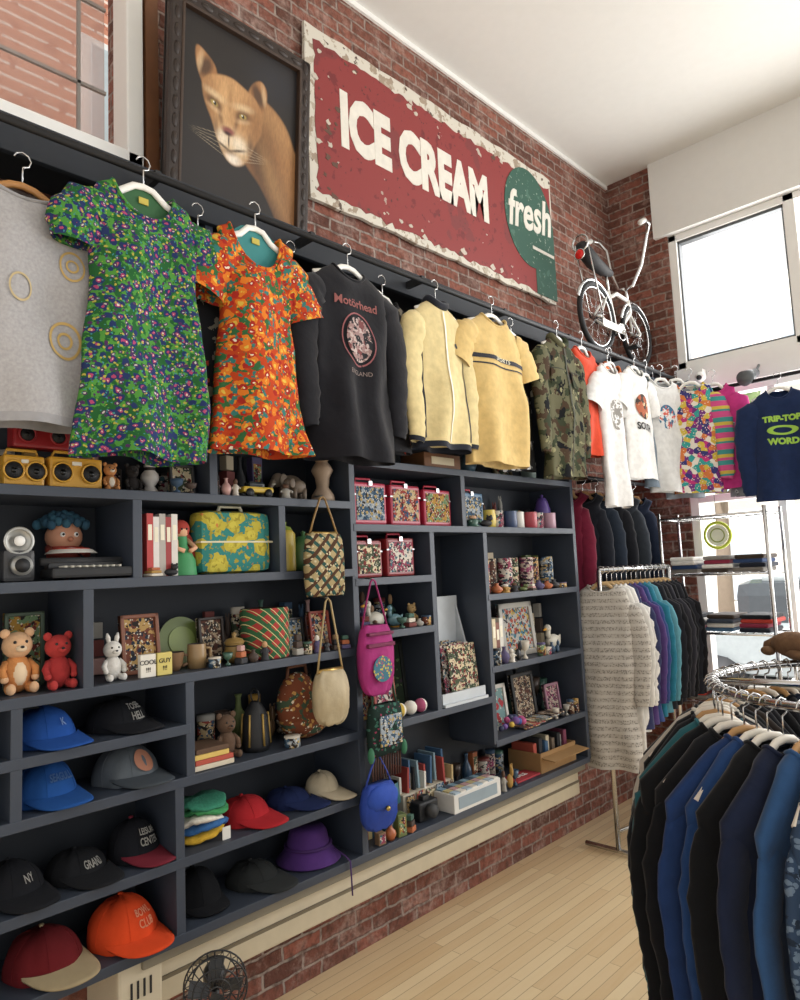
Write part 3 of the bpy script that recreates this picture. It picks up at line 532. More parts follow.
buf=np.zeros((len(ob.data.vertices),4)); buf[:,3]=1; buf[off:off+NX*NY,:3]=np.clip(img.reshape(-1,3)*1.35,0,1); ca.data.foreach_set('color',buf.ravel())
mb=MB(); mb.box((-.285,1.2,3.7),(.03,.05,1.5),C('#6b4326',.6,var=.3)); mb.build('trim_3')
# sign
RED=PAT('weathered_red_paint','#84302f',[('n',3.2,.60,'#763030',1),('n',16,.64,'#6e2426',4),('n',9,.72,'#a89488',9),('n',40,.68,'#5a2424',2)],.7)
WP=PAT('weathered_white_paint','#cbc5b8',[('n',11,.58,'#9a8a78',3),('n',26,.6,'#aea392',7),('n',20,.66,'#5a4a40',1)],.8)
GRN=PAT('weathered_green_paint','#2f5548',[('n',14,.64,'#466a5c',2),('n',40,.66,'#8a9a8c',5)],.7); WT=C('#d8d3c8',.7,var=.18,sc=25)
M1=FM(-.285,3.0,3.76,lean=0); mb=MB()
ed=[]
def jag(u0,v0,u1,v1,n=26):
    for k in range(n):
        t=k/n; ed.append((u0+(u1-u0)*t+random.uniform(-.006,.006),v0+(v1-v0)*t+random.uniform(-.009,.009)))
jag(-1.05,-.44,1.03,-.44);jag(1.03,-.44,1.05,.44,10);jag(1.05,.44,-1.05,.42);jag(-1.05,.42,-1.05,-.44,10)
mb.prism(ed,.02,WP,M=M1)
rd=[]
def jag2(u0,v0,u1,v1,n):
    for k in range(n): t=k/n; rd.append((u0+(u1-u0)*t+random.uniform(-.01,.01),v0+(v1-v0)*t+random.uniform(-.014,.014)))
jag2(-1.0,-.40,1.03,-.41,60); jag2(1.03,-.41,1.03,.36,10); jag2(1.03,.36,-1.0,.35,60); jag2(-1.0,.35,-1.0,-.40,20)
mb.prism(rd,.002,RED,M=M1@Matrix.Translation((0,0,.02)))
mb.text('ICE CREAM',.37,WT,M=M1@Matrix.Translation((-.265,.015,.0225)),bold=.021,sx=.635,ext=.0015)
mb.ell(.76,.07,.27,.33,.003,GRN,M=M1@Matrix.Translation((0,0,.0225)),n=40)
mb.prism([(.8,-.42),(1.04,-.42),(1.04,.1),(.8,.0)],.002,GRN,M=M1@Matrix.Translation((0,0,.0225)))
mb.text('fresh',.33,WT,M=M1@Matrix.Translation((.75,.09,.027))@Matrix.Rotation(.12,4,'Z'),bold=.008,shear=.35,ext=.0015,sx=.75)
mb.box((.9,-.12,.027),(.25,.02,.003),WT,M=M1)
CH=C('#bdb4a6',.7,var=.2); BR_=C('#5c4438',.8)
for k in range(70):
    u,v=random.choice([(random.uniform(-1,-.85),random.uniform(-.38,.33)),(random.uniform(-.95,.6),random.uniform(-.40,-.34)),(random.uniform(-1,.5),random.uniform(.30,.36)),(random.uniform(-.9,.5),random.uniform(-.3,.3))]); r_=random.uniform(.003,.02) if abs(v)>.28 or u<-.84 else random.uniform(.002,.007)
    mb.prism([(u+r_*random.uniform(.4,1.6)*cos(t),v+r_*random.uniform(.4,1.3)*sin(t)) for t in [x*.78 for x in range(8)]],.0012,random.choice([CH,CH,BR_]),M=M1@Matrix.Translation((0,0,.022+k*.00001)))
mb.tube([(-.015,.7,-.43),(-.005,.8,-.5),(-.005,.95,-.46),(-.015,1.03,-.44)],.004,C('#5c4438'),n=5,M=Matrix.Translation((-.26,3.0,3.76)))
mb.build('ice_cream_sign')
# ------------------------------------------------------------ bicycle
mb=MB(); WB=C('#dedcd6',.3,var=.03); TY=C('#1c1c1e',.7)
x=-.03; zb=2.962; r1=.23; A1=Vector((x,4.12,zb+r1)); A2=Vector((x,4.68,zb+r1-.01))
for c_,r_ in ((A1,r1),(A2,r1-.01)):
    mb.ring(c_,r_-.015,.018,TY,'x',n=36); mb.ring(c_,r_-.036,.007,CHROME,'x',n=36); mb.cyl(c_-Vector((.035,0,0)),c_+Vector((.035,0,0)),.014,CHROME)
    for k in range(18): t=2*pi*k/18; mb.cyl(c_+Vector(((.02 if k%2 else -.02),0,0)),c_+Vector((0,(r_-.035)*cos(t),(r_-.035)*sin(t))),.0012,CHROME,n=4)
    f=[c_+Vector((0,(r_+.012)*cos(t),(r_+.012)*sin(t))) for t in [radians(d) for d in range(10,175,15)]]; mb.tube(f,.012,CHROME,n=8)
bb=Vector((x,4.38,zb+.17)); st=Vector((x,4.3,zb+.45)); hd=Vector((x,4.575,zb+.45)); hd0=Vector((x,4.6,zb+.36))
for p,q,r_ in ((bb,st,.014),(hd0,bb,.015),(hd,hd0,.018)): mb.cyl(p,q,r_,WB,n=10)
mb.tube([st+Vector((0,0,-.05)),(x,4.42,zb+.46),hd],.014,WB)
for s_ in (-.03,.03):
    mb.cyl(A1+Vector((s_,0,0)),bb,.008,WB,n=8); mb.cyl(A1+Vector((s_,0,0)),st,.007,WB,n=8); mb.cyl(hd0,A2+Vector((s_,0,0)),.009,WB,n=8)
    mb.cyl(A1+Vector((s_*1.5,0,0)),(x+s_*1.5,3.98,zb+.68),.006,CHROME,n=6)
mb.ring(bb+Vector((.035,0,0)),.055,.006,CHROME,'x'); mb.cyl(bb+Vector((-.06,0,0)),bb+Vector((.06,0,0)),.012,CHROME)
mb.box(bb+Vector((.045,-.12,.01)),(.006,.3,.05),WB,.002)
for s_,q in ((.06,.11),(-.06,-.11)): mb.cyl(bb+Vector((s_,0,0)),bb+Vector((s_,q*.3,-q)),.007,CHROME); mb.box(bb+Vector((s_*1.6,q*.3,-q)),(.07,.05,.018),TY,.004)
mb.cyl(st,st+Vector((0,-.01,.13)),.011,CHROME)
mb.tube([(x,4.36,zb+.585),(x,4.25,zb+.58),(x,4.12,zb+.60),(x,4.0,zb+.65),(x,3.97,zb+.68)],.03,TY,n=12,rs=[.022,.04,.05,.048,.03])
mb.ball((x,3.95,zb+.6),(.03,.014,.032),C('#d8201a',.2)); mb.ring((x,3.95,zb+.6),.034,.004,CHROME,'y')
mb.ring((x,3.97,zb+.68),.055,.006,CHROME,'y',n=20)
mb.cyl(hd,hd+Vector((0,-.01,.08)),.012,CHROME)
for s_ in (-1,1):
    mb.tube([(x,4.56,zb+.53),(x+s_*.05,4.57,zb+.54),(x+s_*.11,4.6,zb+.68),(x+s_*.15,4.63,zb+.88),(x+s_*.19,4.6,zb+.95),(x+s_*.2,4.52,zb+.94),(x+s_*.205,4.44,zb+.90)],.012,CHROME,n=8)
    mb.tube([(x+s_*.2,4.5,zb+.935),(x+s_*.206,4.42,zb+.89)],.018,WB)
mb.build('bicycle')
# ------------------------------------------------------------ small goods
def frame(name,y,z,w,h,fc,art,x=-.12,lean=.12,txt=None,tc='#222222'):
    mb=MB(); M=Matrix.Rotation(-lean,4,'Y')@FM(0,0,0)
    mb.box((0,h/2,0),(w,h,.012),art,M=M); f=C(fc,.5); t=min(w,h)*.1
    for (u,v,a_,b_) in [(0,t/2,w,t),(0,h-t/2,w,t),(-w/2+t/2,h/2,t,h),(w/2-t/2,h/2,t,h)]: mb.box((u,v,.005),(a_,b_,.018),f,.003,M=M)
    return mb.build(name,(x,y,z))
def cap(name,y,z,w,c1,c2=None,x=-.14,yaw=.3,h=.10,txt=None,tc='#b8b6b0',bl=.085,patch=None):
    mb=MB(); m1=C(c1,.95,var=.25,bump=.4,bs=60); m2=C(c2 or c1,.9,var=.25,bump=.25); R=w/2
    for m_ in (m1,m2): m_.node_tree.nodes['Principled BSDF'].inputs['Specular IOR Level'].default_value=.15
    seed=random.uniform(0,9); vs=[];fs=[];n=36;m=10
    def dome(a,t):
        r=cos(t*pi/2)**.72; front=max(0,cos(a))
        hh=h*(1+.12*front); zz=hh*sin(t*pi/2)*(1+.06*noise.noise((cos(a)*3,sin(a)*3,seed)))
        rr_=R*r*(1+.09*noise.noise((cos(a)*2,sin(a)*2,t*2+seed)))*(1-.02*abs(sin(3*a)))
        return Vector((rr_*1.08*cos(a)-.012*t,rr_*sin(a),zz+.0))
    for i in range(m+1):
        for k in range(n): vs.append(dome(2*pi*k/n,min(.999,i/m)))
    for i in range(m):
        for k in range(n): fs.append((i*n+k,i*n+(k+1)%n,(i+1)*n+(k+1)%n,(i+1)*n+k))
    mb.add(vs,fs,m1,True); mb.ball(dome(0,.999),(.008,.008,.005),m2,8,5)
    for k in range(6): a_=k*pi/3+pi/6; mb.tube([dome(a_,t/8)*1.004 for t in range(8)],.0012,m1,n=4)
    vs=[];fs=[];A_=24;B_=6
    for lay in (0,-.004):
        for i in range(A_+1):
            a_=radians(-72+144*i/A_); c_=cos(a_)
            for j in range(B_+1):
                q=j/B_; ext=bl*max(0,(c_-.29)/.71)**.45*q; s_=sin(a_)*R
                vs.append((1.02*R*c_+ext,s_,.026-.022*(s_/R)**2*(ext/bl)-.014*(ext/bl)+lay))
    n_=(A_+1)*(B_+1)
    for i in range(A_):
        for j in range(B_): p=i*(B_+1)+j; fs.append((p,p+1,p+B_+2,p+B_+1)); fs.append((n_+p,n_+p+B_+1,n_+p+B_+2,n_+p+1))
    for i in range(A_): p=i*(B_+1)+B_; fs.append((p,p+B_+1,n_+p+B_+1,n_+p))
    mb.add(vs,fs,m2,True)
    def mp(v):
        a=v.x/R; t=max(.02,min(.9,(v.y/h+.42)))
        return dome(a,t)*1.02+Vector((.003,0,0))
    if patch: mb.ell(0,0,R*.42,h*.22,.001,C(patch,.8),mp=mp)
    if txt:
        L=txt.split('|')
        for i,tt in enumerate(L): mb.text(tt,.020,C(tc,.7),mp=lambda v,i=i:mp(Vector((v.x,v.y-(i-(len(L)-1)/2)*.02,0)))+Vector((.002,0,0)),bold=.0004)
    return mb.build(name,(x,y,z),yaw)
def plush(name,y,z,h,body,head=None,ear='round',x=-.12,belly=None,yaw=0):
    mb=MB(); b=C(body,.95,var=.3,sc=60,bump=.7,bs=90); hd=C(head or body,.95,var=.25,sc=60,bump=.5,bs=90); E_=BLACK
    mb.ball((0,0,h*.27),(h*.17,h*.19,h*.27),b)
    if belly: mb.ball((h*.05,0,h*.27),(h*.14,h*.13,h*.2),C(belly,.9))
    mb.ball((0,0,h*.66),(h*.18,h*.2,h*.19),hd); mb.ball((h*.17,0,h*.62),(h*.06,h*.075,h*.05),C(belly or head or body,.9)); mb.ball((h*.225,0,h*.645),(h*.02,h*.028,h*.02),E_)
    for s_ in (-1,1):
        mb.ball((h*.15,s_*h*.075,h*.71),h*.024,E_,8,6)
        mb.tube([(0,s_*h*.14,h*.42),(h*.08,s_*h*.22,h*.32),(h*.13,s_*h*.2,h*.22)],h*.06,b,rs=[h*.06,h*.055,h*.05]); mb.ball((h*.13,s_*h*.2,h*.21),h*.055,hd,10,6)
        mb.tube([(0,s_*h*.1,h*.12),(h*.14,s_*h*.14,h*.07),(h*.22,s_*h*.15,h*.07)],h*.07,b); mb.ball((h*.24,s_*h*.15,h*.08),(h*.05,h*.065,h*.08),hd,10,6)
        if ear=='long': mb.tube([(0,s_*h*.08,h*.8),(0,s_*h*.1,h*.92),(0,s_*h*.12,h*1.02)],h*.04,hd,rs=[h*.04,h*.055,h*.02])
        else: mb.ball((0,s_*h*.16,h*.83),(h*.04,h*.07,h*.07),hd,10,6)
    return mb.build(name,(x,y,z),yaw)
def pot(name,y,z,prof,col,x=-.12,n=24,lid=None,handle=0,spout=0,mat=None):
    mb=MB(); m_=mat or C(col,.35); mb.lathe([(.001,0)]+prof,m_,n=n); R=max(p[0] for p in prof); H=prof[-1][1]
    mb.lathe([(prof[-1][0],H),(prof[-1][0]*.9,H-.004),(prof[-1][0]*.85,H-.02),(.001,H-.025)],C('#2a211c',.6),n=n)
    if lid: mb.lathe([(prof[-1][0]*1.03,H),(prof[-1][0]*.8,H+.012),(.006,H+.018),(.01,H+.03),(.001,H+.036)],C(lid,.35),n=n)
    if handle: mb.tube([(0,R*.9,H*.8),(0,R+handle,H*.75),(0,R+handle,H*.3),(0,R*.9,H*.2)],.006,m_,n=8)
    if spout: mb.tube([(0,-R*.9,H*.35),(0,-R-spout*.6,H*.5),(0,-R-spout,H*.9)],.01,m_,rs=[.016,.011,.008])
    return mb.build(name,(x,y,z))
def radio(name,y,z,w,h,col,x=-.08):
    mb=MB(); mb.box((0,0,h/2),(.06,w,h),C(col,.4),.008)
    for s_ in (-1,1): mb.cyl((.03,s_*w*.27,h*.5),(.036,s_*w*.27,h*.5),h*.3,BLACK,n=20); mb.ring((.036,s_*w*.27,h*.5),h*.3,.003,C(col,.4)); mb.ball((.034,s_*w*.27,h*.5),(.006,h*.1,h*.1),C('#333333',.3,1))
    mb.box((.031,0,h*.8),(.004,w*.18,h*.12),C('#ddd8c8'),.001); mb.tube([(0,-w*.4,h),(0,-w*.35,h+.018),(0,w*.35,h+.018),(0,w*.4,h)],.005,C(col,.4)); mb.build(name,(x,y,z))
def lunchbox(name,y,z,w,h,col,art,x=-.09):
    mb=MB(); mb.box((0,0,h/2),(.09,w,h),C(col,.35),.01); mb.box((.046,0,h/2),(.004,w*.84,h*.78),art,.001)
    mb.box((0,0,h*.7),(.094,w*1.01,.006),C('#888888',.3,1)); mb.tube([(0,-w*.25,h),(0,-w*.22,h+.02),(0,w*.22,h+.02),(0,w*.25,h)],.005,C('#b02038',.4)); mb.box((.047,0,h+-.004),(.008,.02,.02),C('#bbbbbb',.3,1),.001); mb.build(name,(x,y,z))
def books(name,y0,z,cols,hs,ths,x=-.13,d=.15):
    mb=MB(); y=0
    for i,c_ in enumerate(cols):
        t=ths[i%len(ths)]; h=hs[i%len(hs)]; m_=C(c_,.6); P=C('#e7e0cf',.9)
        mb.box((0,y+t/2,h/2),(d-.006,t*.82,h-.006),P); mb.box((0,y+t*.06,h/2),(d,t*.1,h),m_); mb.box((0,y+t*.94,h/2),(d,t*.1,h),m_); mb.box((d/2,y+t/2,h/2),(.004,t*.98,h),m_); mb.box((d/2+.002,y+t/2,h*.7),(.002,t*.6,h*.25),C('#e9e2cc')); y+=t
    mb.build(name,(x,y0,z))
ART=lambda i:PAT('art_%d'%i,['#b08f58','#8f3a30','#c8b896','#2e4c64','#98866f','#6a8460','#c8c0b4','#8c4464'][i%8],[('n',30+i,.5,['#6d3b2a','#b8a078','#424e38','#8f989f','#4e2e24','#a88038','#8a3a50','#b8a898'][i%8],i),('v',50,.36,['#1e2a3a','#2a4a68','#742a28','#a89058','#2a2a2a','#74302a','#3a5e6a','#442a40'][i%8],i+3),('n',60,.58,'#241f1d',i+9),('v',90,.25,'#d0c8b8',i+12)])
TC=['#7d6248','#b3a48a','#3d5c50','#6c312c','#c4bcae','#2e465e','#a07c3e','#443730','#98948c','#5e6a3c','#a8603c','#222226','#b8908a','#50486c','#2a2a2e']
def clutter(y0,y1,z,n,hm,x=-.215,seed=0,xs=.02):
    R=random.Random(seed+int(y0*100)+int(z*100)); mb=MB(); st_=(y1-y0)/n
    for i in range(n):
        cy=(i+.5)*st_; r_=min(st_*.46,.045)*R.uniform(.75,1); hh=hm*R.uniform(.45,1); c_=R.choice(TC); xx=R.uniform(-xs,xs); m_=C(c_,R.choice([.3,.7])); k=R.randint(0,6)
        M=Matrix.Translation((xx,cy,0))@Matrix.Rotation(R.uniform(-.4,.4),4,'Z')
        if k==0: mb.lathe([(.001,0),(r_*.6,0),(r_,hh*.35),(r_*.9,hh*.55),(r_*.35,hh*.75),(r_*.3,hh*.92),(r_*.45,hh),(.001,hh)],m_,M=M)
        elif k==1: mb.box((0,0,hh/2),(r_*1.4,r_*1.7,hh),m_,.002,M=M); mb.box((r_*.7,0,hh*.5),(.003,r_*1.3,hh*.7),ART(R.randint(0,7)),M=M)
        elif k==2: mb.lathe([(.001,0),(r_,0),(r_,hh*.8),(.001,hh*.8)],ART(R.randint(0,7)),M=M); mb.lathe([(r_*1.04,hh*.76),(r_*1.04,hh*.88),(.001,hh*.88)],m_,M=M)
        elif k==3:
            mb.lathe([(.001,0),(r_*.9,0),(r_*.7,hh*.06),(r_*.6,hh*.3),(r_*.8,hh*.5),(r_*.35,hh*.66)],m_,M=M); mb.ball((0,0,hh*.8),(r_*.5,r_*.5,hh*.18),C(R.choice(['#c8a080','#d8d0c4','#5a4030','#b89068'])),M=M)
            for s_ in (-1,1): mb.tube([(0,s_*r_*.6,hh*.55),(r_*.5,s_*r_*.9,hh*.4)],r_*.18,m_,n=6,M=M)
        elif k==4:
            for j in range(3): mb.box((0,0,hh*(.17+.33*j)),(r_*1.6-.006*j,r_*1.8-.006*j,hh*.3),C(R.choice(TC)),.003,M=M)
        elif k==5: mb.lathe([(.001,0),(r_*.5,0),(r_*.55,.006),(r_*.12,hh*.25),(r_*.1,hh*.4),(r_*.8,hh*.6),(r_,hh),(r_*.93,hh),(.001,hh*.62)],m_,M=M)
        else:
            mb.ball((0,0,hh*.3),(r_*.7,r_*.9,hh*.3),m_,M=M); mb.ball((r_*.3,r_*.4,hh*.7),(r_*.5,r_*.45,hh*.24),m_,M=M)
            for s_ in (-1,1): mb.ball((r_*.3,r_*.4+s_*r_*.3,hh*.93),(r_*.12,r_*.16,hh*.1),m_,8,5,M=M)
    mb.build('trinket_collection',(x,y0,z))
for i,(y0,y1,z,n,hm) in enumerate([(.6,.98,1.896,6,.17),(1.0,1.24,1.896,4,.15),(1.30,1.62,1.896,5,.19),(.62,.74,1.626,2,.15),(1.03,1.24,1.626,3,.2),(1.6,1.87,1.626,4,.2),(.88,1.0,1.316,2,.22),(1.35,1.87,1.316,9,.22),
  (1.25,1.87,.996,9,.22),(2.65,3.56,1.806,14,.19),(1.93,2.34,1.366,7,.17),(2.41,2.72,.996,3,.3),(2.8,3.56,1.476,10,.25),(2.95,3.56,1.131,7,.26),(2.8,3.56,.786,9,.26),(2.7,3.1,.536,6,.19),(1.93,2.34,.996,5,.3)]): clutter(y0,y1,z,n,hm,x=-.232,seed=i,xs=.01)
for i,(y0,y1,z,n,hm) in enumerate([(1.12,1.22,1.896,2,.06),(1.27,1.39,1.896,3,.09),(1.55,1.62,1.896,1,.07),(1.03,1.15,1.626,2,.06),(1.25,1.5,1.316,5,.07),(1.6,1.87,1.316,6,.10),(1.55,1.62,.996,1,.08),(1.93,2.05,1.366,2,.08),(2.15,2.36,1.366,4,.06),(2.8,3.1,1.131,5,.11),(3.2,3.4,1.131,4,.09),(3.3,3.55,.786,5,.09),(2.65,2.85,1.806,2,.07),(2.8,2.95,.536,3,.12),(1.97,2.2,.536,4,.09),(2.82,3.5,1.476,9,.06)]): clutter(y0,y1,z,n,hm,x=-.024,seed=50+i,xs=.003)
z=1.896
radio('toy_radio',.69,z,.11,.09,'#cf9a34'); radio('toy_radio',.835,z,.155,.095,'#cf9a34'); radio('toy_radio',.745,z+.118,.16,.075,'#8e2024',x=-.10)
plush('corgi_figurine',.94,z,.1,'#a7713f','#b97e4c',belly='#dacfbd',x=-.06)
plush('bear_figurine',1.03,z,.11,'#2a2523',x=-.1)
pot('bust_vase',1.10,z,[(.02,0),(.03,.01),(.015,.03),(.03,.05),(.028,.07),(.015,.085),(.02,.1)],'#c9c2ba')
frame('tarot_card_frame',1.195,z,.09,.105,'#3a3a3a',ART(2),x=-.08)
mb=MB(); m_=C('#c8a83a',.3); mb.box((0,0,.028),(.05,.13,.022),m_,.008); mb.box((0,-.005,.047),(.042,.065,.022),C('#2a2f33',.2),.009)
for s_ in (-.04,.04):
    for q in (-1,1): mb.cyl((q*.02,s_,.016),(q*.028,s_,.016),.016,BLACK,n=14)
mb.build('toy_car',(-.05,1.47,z))
def elephant(name,y,z,h,col,x=-.12):
    mb=MB(); m_=C(col,.6,var=.3); mb.ball((0,0,h*.6),(h*.26,h*.42,h*.3),m_); mb.ball((0,-h*.5,h*.72),(h*.2,h*.2,h*.22),m_)
    mb.tube([(0,-h*.65,h*.68),(0,-h*.78,h*.5),(0,-h*.8,h*.25),(0,-h*.9,h*.15)],.02,m_,rs=[h*.11,h*.08,h*.06,h*.04])
    for a_ in (-1,1):
        mb.ball((a_*h*.2,-h*.42,h*.7),(h*.04,h*.15,h*.2),m_); mb.tube([(a_*h*.08,-h*.66,h*.58),(a_*h*.1,-h*.78,h*.55)],h*.025,C('#e8e0cc'))
        for b_ in (-1,1): mb.cyl((a_*h*.13,b_*h*.25,h*.5),(a_*h*.13,b_*h*.26,0),h*.11,m_,r1=h*.09)
    mb.build(name,(x,y,z))
elephant('elephant_figurine',1.67,z,.09,'#6b5d4f',x=-.06); elephant('elephant_figurine',1.73,z,.13,'#857766',x=-.18)
mb=MB(); m_=C('#a7907a',.6,var=.3,bump=.3); mb.lathe([(.001,0),(.05,0),(.045,.03),(.025,.06),(.03,.1),(.045,.13),(.035,.15),(.02,.17)],m_); mb.ball((0,0,.2),(.04,.035,.045),m_); mb.ball((.04,0,.195),(.008,.006,.01),m_,8,5)
for t in range(14): mb.ball((-.01+.04*cos(t*.8),.04*sin(t*.8),.215+.015*(t%3)),.019,C('#8d735c'))
mb.build('bust_figurine',(-.09,1.82,z))
z=1.626
mb=MB(); S=C('#a8a8a4',.35,.6); mb.box((0,0,.045),(.07,.085,.09),C('#3b3b3d',.5),.012); mb.cyl((.035,0,.045),(.06,0,.045),.028,S,n=20); mb.cyl((.06,0,.045),(.062,0,.045),.02,BLACK); mb.lathe([(.012,0),(.035,.012),(.04,.014)],S,M=Matrix.Translation((.02,0,.115))@Matrix.Rotation(pi/2,4,'Y')); mb.ring((.03,0,.115),.036,.005,S); mb.ball((.035,0,.115),(.008,.015,.015),WHITE)
mb.build('vintage_camera',(-.09,.68,z))
mb=MB(); mb.ball((0,0,.07),(.045,.05,.07),C('#8a3326',.8)); mb.ball((0,0,.135),(.05,.055,.05),C('#b98468',.7))
for k in range(40): t=k*2.4; r_=.02+.0012*k; mb.ball((-.012+r_*cos(t)*.8,r_*sin(t)*1.2,.205-.0009*k),(.014,.014,.016),C(['#2c5568','#23465a'][k%2],.9),8,6)
mb.lathe([(.075,0),(.06,.012),(.001,.02)],C('#d9d3ca'),c=(.06,0,.08)); mb.ring((.06,0,.092),.05,.004,C('#b83a2a'),'z')
for s_ in (-1,1): mb.ball((.045,s_*.02,.14),.008,WHITE,8,6); mb.ball((.052,s_*.02,.14),.004,BLACK,8,6); mb.tube([(0,s_*.045,.1),(.04,s_*.055,.08),(.06,s_*.03,.09)],.012,C('#8a3326')); mb.ball((.03,s_*.025,.01),(.03,.02,.015),BLACK,8,6)
mb.ball((.055,0,.125),(.01,.009,.008),C('#a86a50'),8,6)
mb.build('troll_doll',(-.19,.85,z))
mb=MB(); mb.box((0,0,.02),(.10,.24,.03),BLACK,.008); mb.box((-.03,0,.04),(.04,.22,.025),C('#2a2b2e',.4),.01); mb.cyl((-.03,-.125,.055),(-.03,.125,.055),.012,C('#3a3a3c'))
for r_ in range(3):
    for k in range(9): mb.cyl((.005+r_*.016,-.08+k*.02,.035),(.005+r_*.016,-.08+k*.02,.041),.006,C('#b8b4a8'),n=8)
mb.build('typewriter',(-.055,.87,z))
books('book_row',1.04,z,['#b23c3a','#d8d2cc','#a9a29a','#953030','#d3cdc5'],[.2,.19],[.022,.02],x=-.1)
mb=MB(); mb.lathe([(.05,0),(.045,.05),(.02,.1),(.018,.13)],C('#3a8a54',.6)); mb.ball((0,0,.15),(.022,.024,.027),C('#dba884')); mb.ball((-.008,0,.155),(.03,.033,.033),C('#a5382c',.8)); mb.tube([(-.02,0,.16),(-.02,.03,.12),(-.01,.035,.06)],.02,C('#a5382c'))
for s_ in (-1,1): mb.tube([(0,s_*.02,.12),(.03,s_*.035,.09),(.04,s_*.01,.08)],.008,C('#dba884')); mb.ball((.02,s_*.009,.155),.004,BLACK,6,5)
mb.build('mermaid_doll',(-.08,1.19,z))
EGG=PAT('egg_pattern','#2d7a74',[('v',17,.5,'#b3a53a',1),('v',17,.3,'#c0b244',1),('n',60,.58,'#9a8c2c',1),('v',30,.15,'#c0783a',6)])
mb=MB(); mb.box((0,0,.11),(.1,.29,.22),EGG,.035); mb.box((.0,0,.11),(.104,.294,.006),C('#c9c2a0',.4)); mb.tube([(0,-.05,.215),(0,-.04,.24),(0,.04,.24),(0,.05,.215)],.008,C('#c8c2a8',.4)); mb.build('patterned_case',(-.09,1.385,z))
pot('enamel_canister',1.615,z,[(.04,0),(.042,.005),(.042,.14),(.03,.155)],'#b09a40',lid='#7a8a3a',x=-.08); pot('green_jar',1.72,z,[(.035,0),(.05,.03),(.05,.1),(.03,.12)],'#446a44',x=-.1,lid='#446a44')
pot('ceramic_vase',1.82,z,[(.03,0),(.045,.05),(.02,.12),(.03,.15)],'#7a5a40',x=-.1)
z=1.316
plush('orange_plush_monster',.69,z,.2,'#bf7f48','#cfa680',belly='#dcc4a4',x=-.1); plush('red_plush_monster',.79,z,.18,'#9c2a2a','#a63230',x=-.07)
frame('picture_frame',.74,z,.11,.22,'#4a5a4a',ART(5),x=-.2,lean=.02)
plush('white_rabbit_figurine',.95,z,.14,'#cfccc6',ear='long',x=-.07)
frame('tarot_picture',1.07,z,.13,.19,'#7d4a32',ART(0),x=-.13)
mb=MB()
for i,(t_,c_) in enumerate([('COOL','#d9d4c8'),('GUY','#c9b96a')]): mb.box((0,i*.055-.02,.035),(.02,.05,.07),C(c_),.002); mb.text(t_,.02,BLACK,M=FM(.011,i*.055-.02,.045)); mb.text('!!!',.02,BLACK,M=FM(.011,i*.055-.02,.022))
mb.build('lettered_blocks',(-.03,1.06,z))
mb=MB(); mb.ell(0,.085,.085,.085,.008,C('#5c6a36',.3),M=Matrix.Rotation(-.2,4,'Y')@FM(0,0,0),n=32); mb.ell(0,.085,.05,.05,.004,C('#78864a',.3),M=Matrix.Rotation(-.2,4,'Y')@FM(0.008,0,0),n=28); mb.build('green_plate',(-.17,1.24,z))
pot('tea_cup',1.16,z,[(.02,0),(.03,.02),(.035,.06)],'#7a5d42',x=-.09,handle=.02); pot('brass_mug',1.24,z,[(.03,0),(.032,.04),(.03,.08)],'#927854',x=-.08,handle=.02)
frame('picture_frame',1.335,z,.1,.16,'#2a211c',ART(4),x=-.14); pot('brass_pot',1.38,z,[(.02,0),(.04,.03),(.03,.06),(.035,.07)],'#8a7040',x=-.07,lid='#8a7040')
PLAID=PAT('plaid_pattern','#a03430',[('sd',110,.3,'#2f5f3a'),('se',110,.3,'#2f5f3a'),('sd',220,.93,'#d8c990')]); pot('plaid_tin',1.53,z,[(.085,0),(.09,.006),(.09,.17),(.085,.18)],'',mat=PLAID,n=30,x=-.1)
frame('picture_frame',1.69,z,.1,.13,'#1f1f1f',ART(3),x=-.14); frame('small_book',1.79,z,.1,.15,'#8a3a2a',ART(1),x=-.1)
z=1.156
cap('blue_cap',.775,z,.18,'#224a90',txt='K',tc='#8fa8d0',h=.095); cap('black_cap',1.0,z,.18,'#1b1c20',txt='TOSEE|HELL',h=.085,x=-.15)
z=.996
cap('blue_cap',.775,z,.18,'#204a88',txt='SEAGULL',tc='#4a6a94',h=.105); cap('grey_mesh_cap',1.02,z,.19,'#545a60',c2='#3e444a',patch='#98654e')
plush('carved_bear',1.36,z,.17,'#5e4838','#5e4838',x=-.1)
mb=MB(); mb.lathe([(.001,0),(.045,0),(.05,.02),(.045,.12),(.03,.15),(.015,.17)],BLACK)
for k in range(6): t=k*pi/3; mb.cyl((.052*cos(t),.052*sin(t),.02),(.045*cos(t),.045*sin(t),.13),.004,C('#a88a4a',.4,.5),n=6)
mb.ring((0,0,.19),.025,.003,BLACK,'y'); mb.build('owl_lantern',(-.1,1.48,z))
mb=MB(); CL=PAT('folk_cloth','#6c3c28',[('v',44,.3,'#a98048',0),('n',34,.56,'#3a4a3a',3),('v',60,.2,'#c8bda8',6)],bump=.5); mb.ball((0,0,.13),(.06,.09,.12),CL); mb.ball((0,.03,.06),(.07,.1,.06),CL); mb.tube([(0,-.05,.2),(0,-.04,.27),(0,.04,.27),(0,.05,.2)],.007,C('#5a3520')); mb.build('folk_handbag',(-.1,1.67,z))
mb=MB()
for i,c_ in enumerate(['#c9bda8','#a84a3a','#cfb060','#58402e']): mb.box((0,random.uniform(-.01,.01),.009+i*.017),(.13,.15-.01*i,.016),C(c_),.002)
mb.build('book_stack',(-.08,1.26,z))
z=.756
mb=MB()
